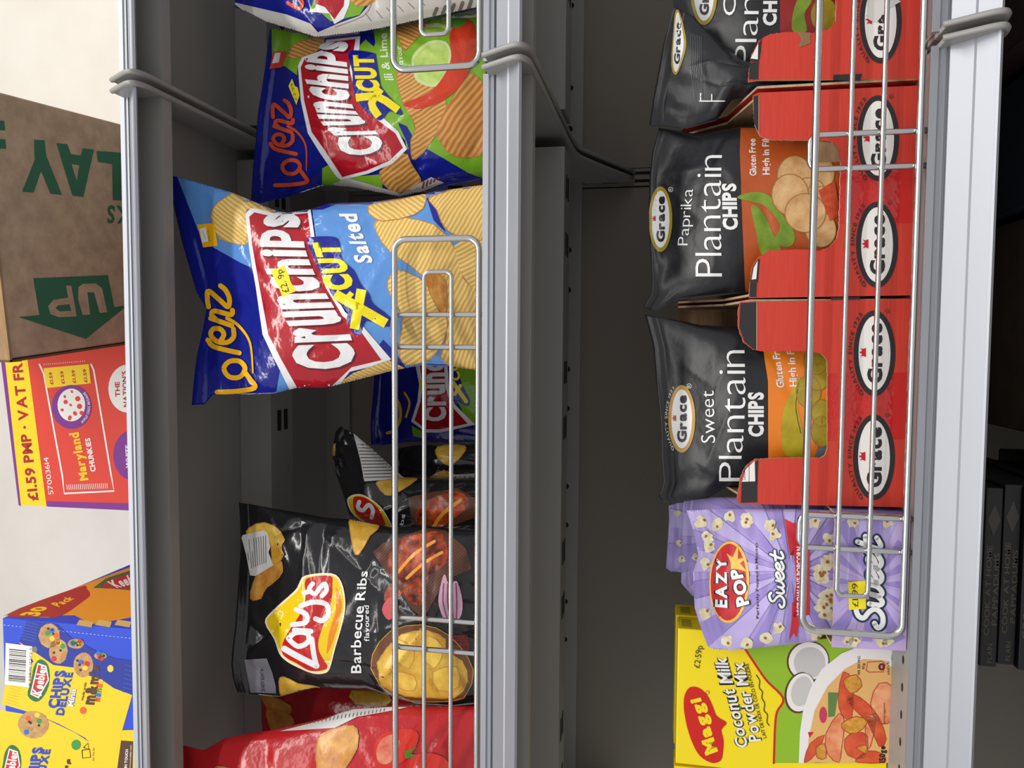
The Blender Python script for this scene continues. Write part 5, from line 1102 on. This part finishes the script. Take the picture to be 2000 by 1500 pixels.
a.text('small_text', '150ge', m5((1602, 1212), (1602, 1098)), m5((1560, 1212), (1562, 1098)), BLK, 12, 0.03); a.text('small_text', 'Serving suggestion', m5((1602, 945), (1602, 795)), m5((1588, 945), (1588, 795)), BLK, 12)
a.flush()
a = Art(yb[1], plane_hit((0, FY + 0.002, 0), (0, -1, 0)))
a.poly('green_field', m5((830, 1300), (1690, 1300), (1690, 1700), (780, 1700)), MG, 1); a.poly('bowl_picture', m5((1250, 1300), (1690, 1300), (1690, 1600), (1300, 1500)), PRAWN2, 2); a.flush()

# ================================================================== shelf below, in shadow
zb = DECK['base']
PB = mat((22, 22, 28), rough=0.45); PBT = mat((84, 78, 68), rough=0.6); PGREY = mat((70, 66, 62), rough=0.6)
hgt = 0.0145
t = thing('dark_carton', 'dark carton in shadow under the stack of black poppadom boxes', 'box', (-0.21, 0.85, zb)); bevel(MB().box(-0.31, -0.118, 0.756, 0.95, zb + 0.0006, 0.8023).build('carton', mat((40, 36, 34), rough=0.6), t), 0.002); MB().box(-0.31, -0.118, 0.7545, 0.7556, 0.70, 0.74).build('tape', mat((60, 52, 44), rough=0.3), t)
ORD = ['topmost'] + [o + ' from the top' for o in 'second third fourth fifth'.split()] + ['lowest']
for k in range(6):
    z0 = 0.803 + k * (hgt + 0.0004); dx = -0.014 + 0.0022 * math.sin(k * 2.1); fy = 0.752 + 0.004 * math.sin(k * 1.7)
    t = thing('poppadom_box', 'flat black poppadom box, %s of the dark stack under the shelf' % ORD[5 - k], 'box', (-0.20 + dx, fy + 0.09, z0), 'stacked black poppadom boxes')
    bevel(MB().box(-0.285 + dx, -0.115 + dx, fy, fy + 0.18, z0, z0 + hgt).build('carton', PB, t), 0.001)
    zc = z0 + hgt / 2
    MB().add([(-0.130 + dx, fy - 0.0003, zc), (-0.145 + dx, fy - 0.0003, zc + 0.0055), (-0.160 + dx, fy - 0.0003, zc), (-0.145 + dx, fy - 0.0003, zc - 0.0055)], [(0, 1, 2, 3)]).build('diamond_mark', PGREY, t)
    V = []; F = []
    for s, x0, x1, zz, h in (('COOK AT HOME', -0.255, -0.168, zc + 0.0008, 0.0045), ('PAPPADUMS', -0.245, -0.175, zc - 0.0058, 0.0045), ('PLAIN', -0.281, -0.262, zc - 0.003, 0.0045)):
        gl = [glyph(c, 0.02) for c in s]; tot = sum(q[2] for q in gl); x = 0.0
        for v, f, ad in gl:
            k0 = len(V); V += [(x0 + dx + (x + p[0]) / tot * (x1 - x0), fy - 0.0003, zz + p[1] / 0.72 * h) for p in v]; F += [tuple(i + k0 for i in q) for q in f]; x += ad
    mesh_obj('lettering', V, F, PBT, t, None, False, t.location)
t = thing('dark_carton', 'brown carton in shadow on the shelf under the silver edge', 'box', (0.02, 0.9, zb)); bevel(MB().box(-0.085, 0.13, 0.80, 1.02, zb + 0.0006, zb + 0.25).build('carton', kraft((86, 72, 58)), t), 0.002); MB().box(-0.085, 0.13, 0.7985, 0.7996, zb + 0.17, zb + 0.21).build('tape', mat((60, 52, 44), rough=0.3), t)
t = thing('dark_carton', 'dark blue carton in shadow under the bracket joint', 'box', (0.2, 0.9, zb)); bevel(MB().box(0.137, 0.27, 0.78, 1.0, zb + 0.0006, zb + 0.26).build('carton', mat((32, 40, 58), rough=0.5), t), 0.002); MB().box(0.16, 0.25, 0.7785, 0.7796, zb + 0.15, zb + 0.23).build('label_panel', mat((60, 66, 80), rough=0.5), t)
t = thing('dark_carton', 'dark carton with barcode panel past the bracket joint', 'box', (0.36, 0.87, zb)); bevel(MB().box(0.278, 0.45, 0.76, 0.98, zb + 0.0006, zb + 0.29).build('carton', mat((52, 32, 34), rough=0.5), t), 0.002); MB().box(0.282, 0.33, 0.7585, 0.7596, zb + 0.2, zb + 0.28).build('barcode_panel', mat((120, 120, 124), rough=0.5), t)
bars = MB(); g = random.Random(2); x = 0.286
while x < 0.326:
    wq = g.choice((0.0008, 0.0016)); bars.box(x, x + wq, 0.7580, 0.7584, zb + 0.206, zb + 0.274); x += wq + g.choice((0.001, 0.0018))
bars.build('barcode', mat((24, 24, 26), rough=0.6), t)
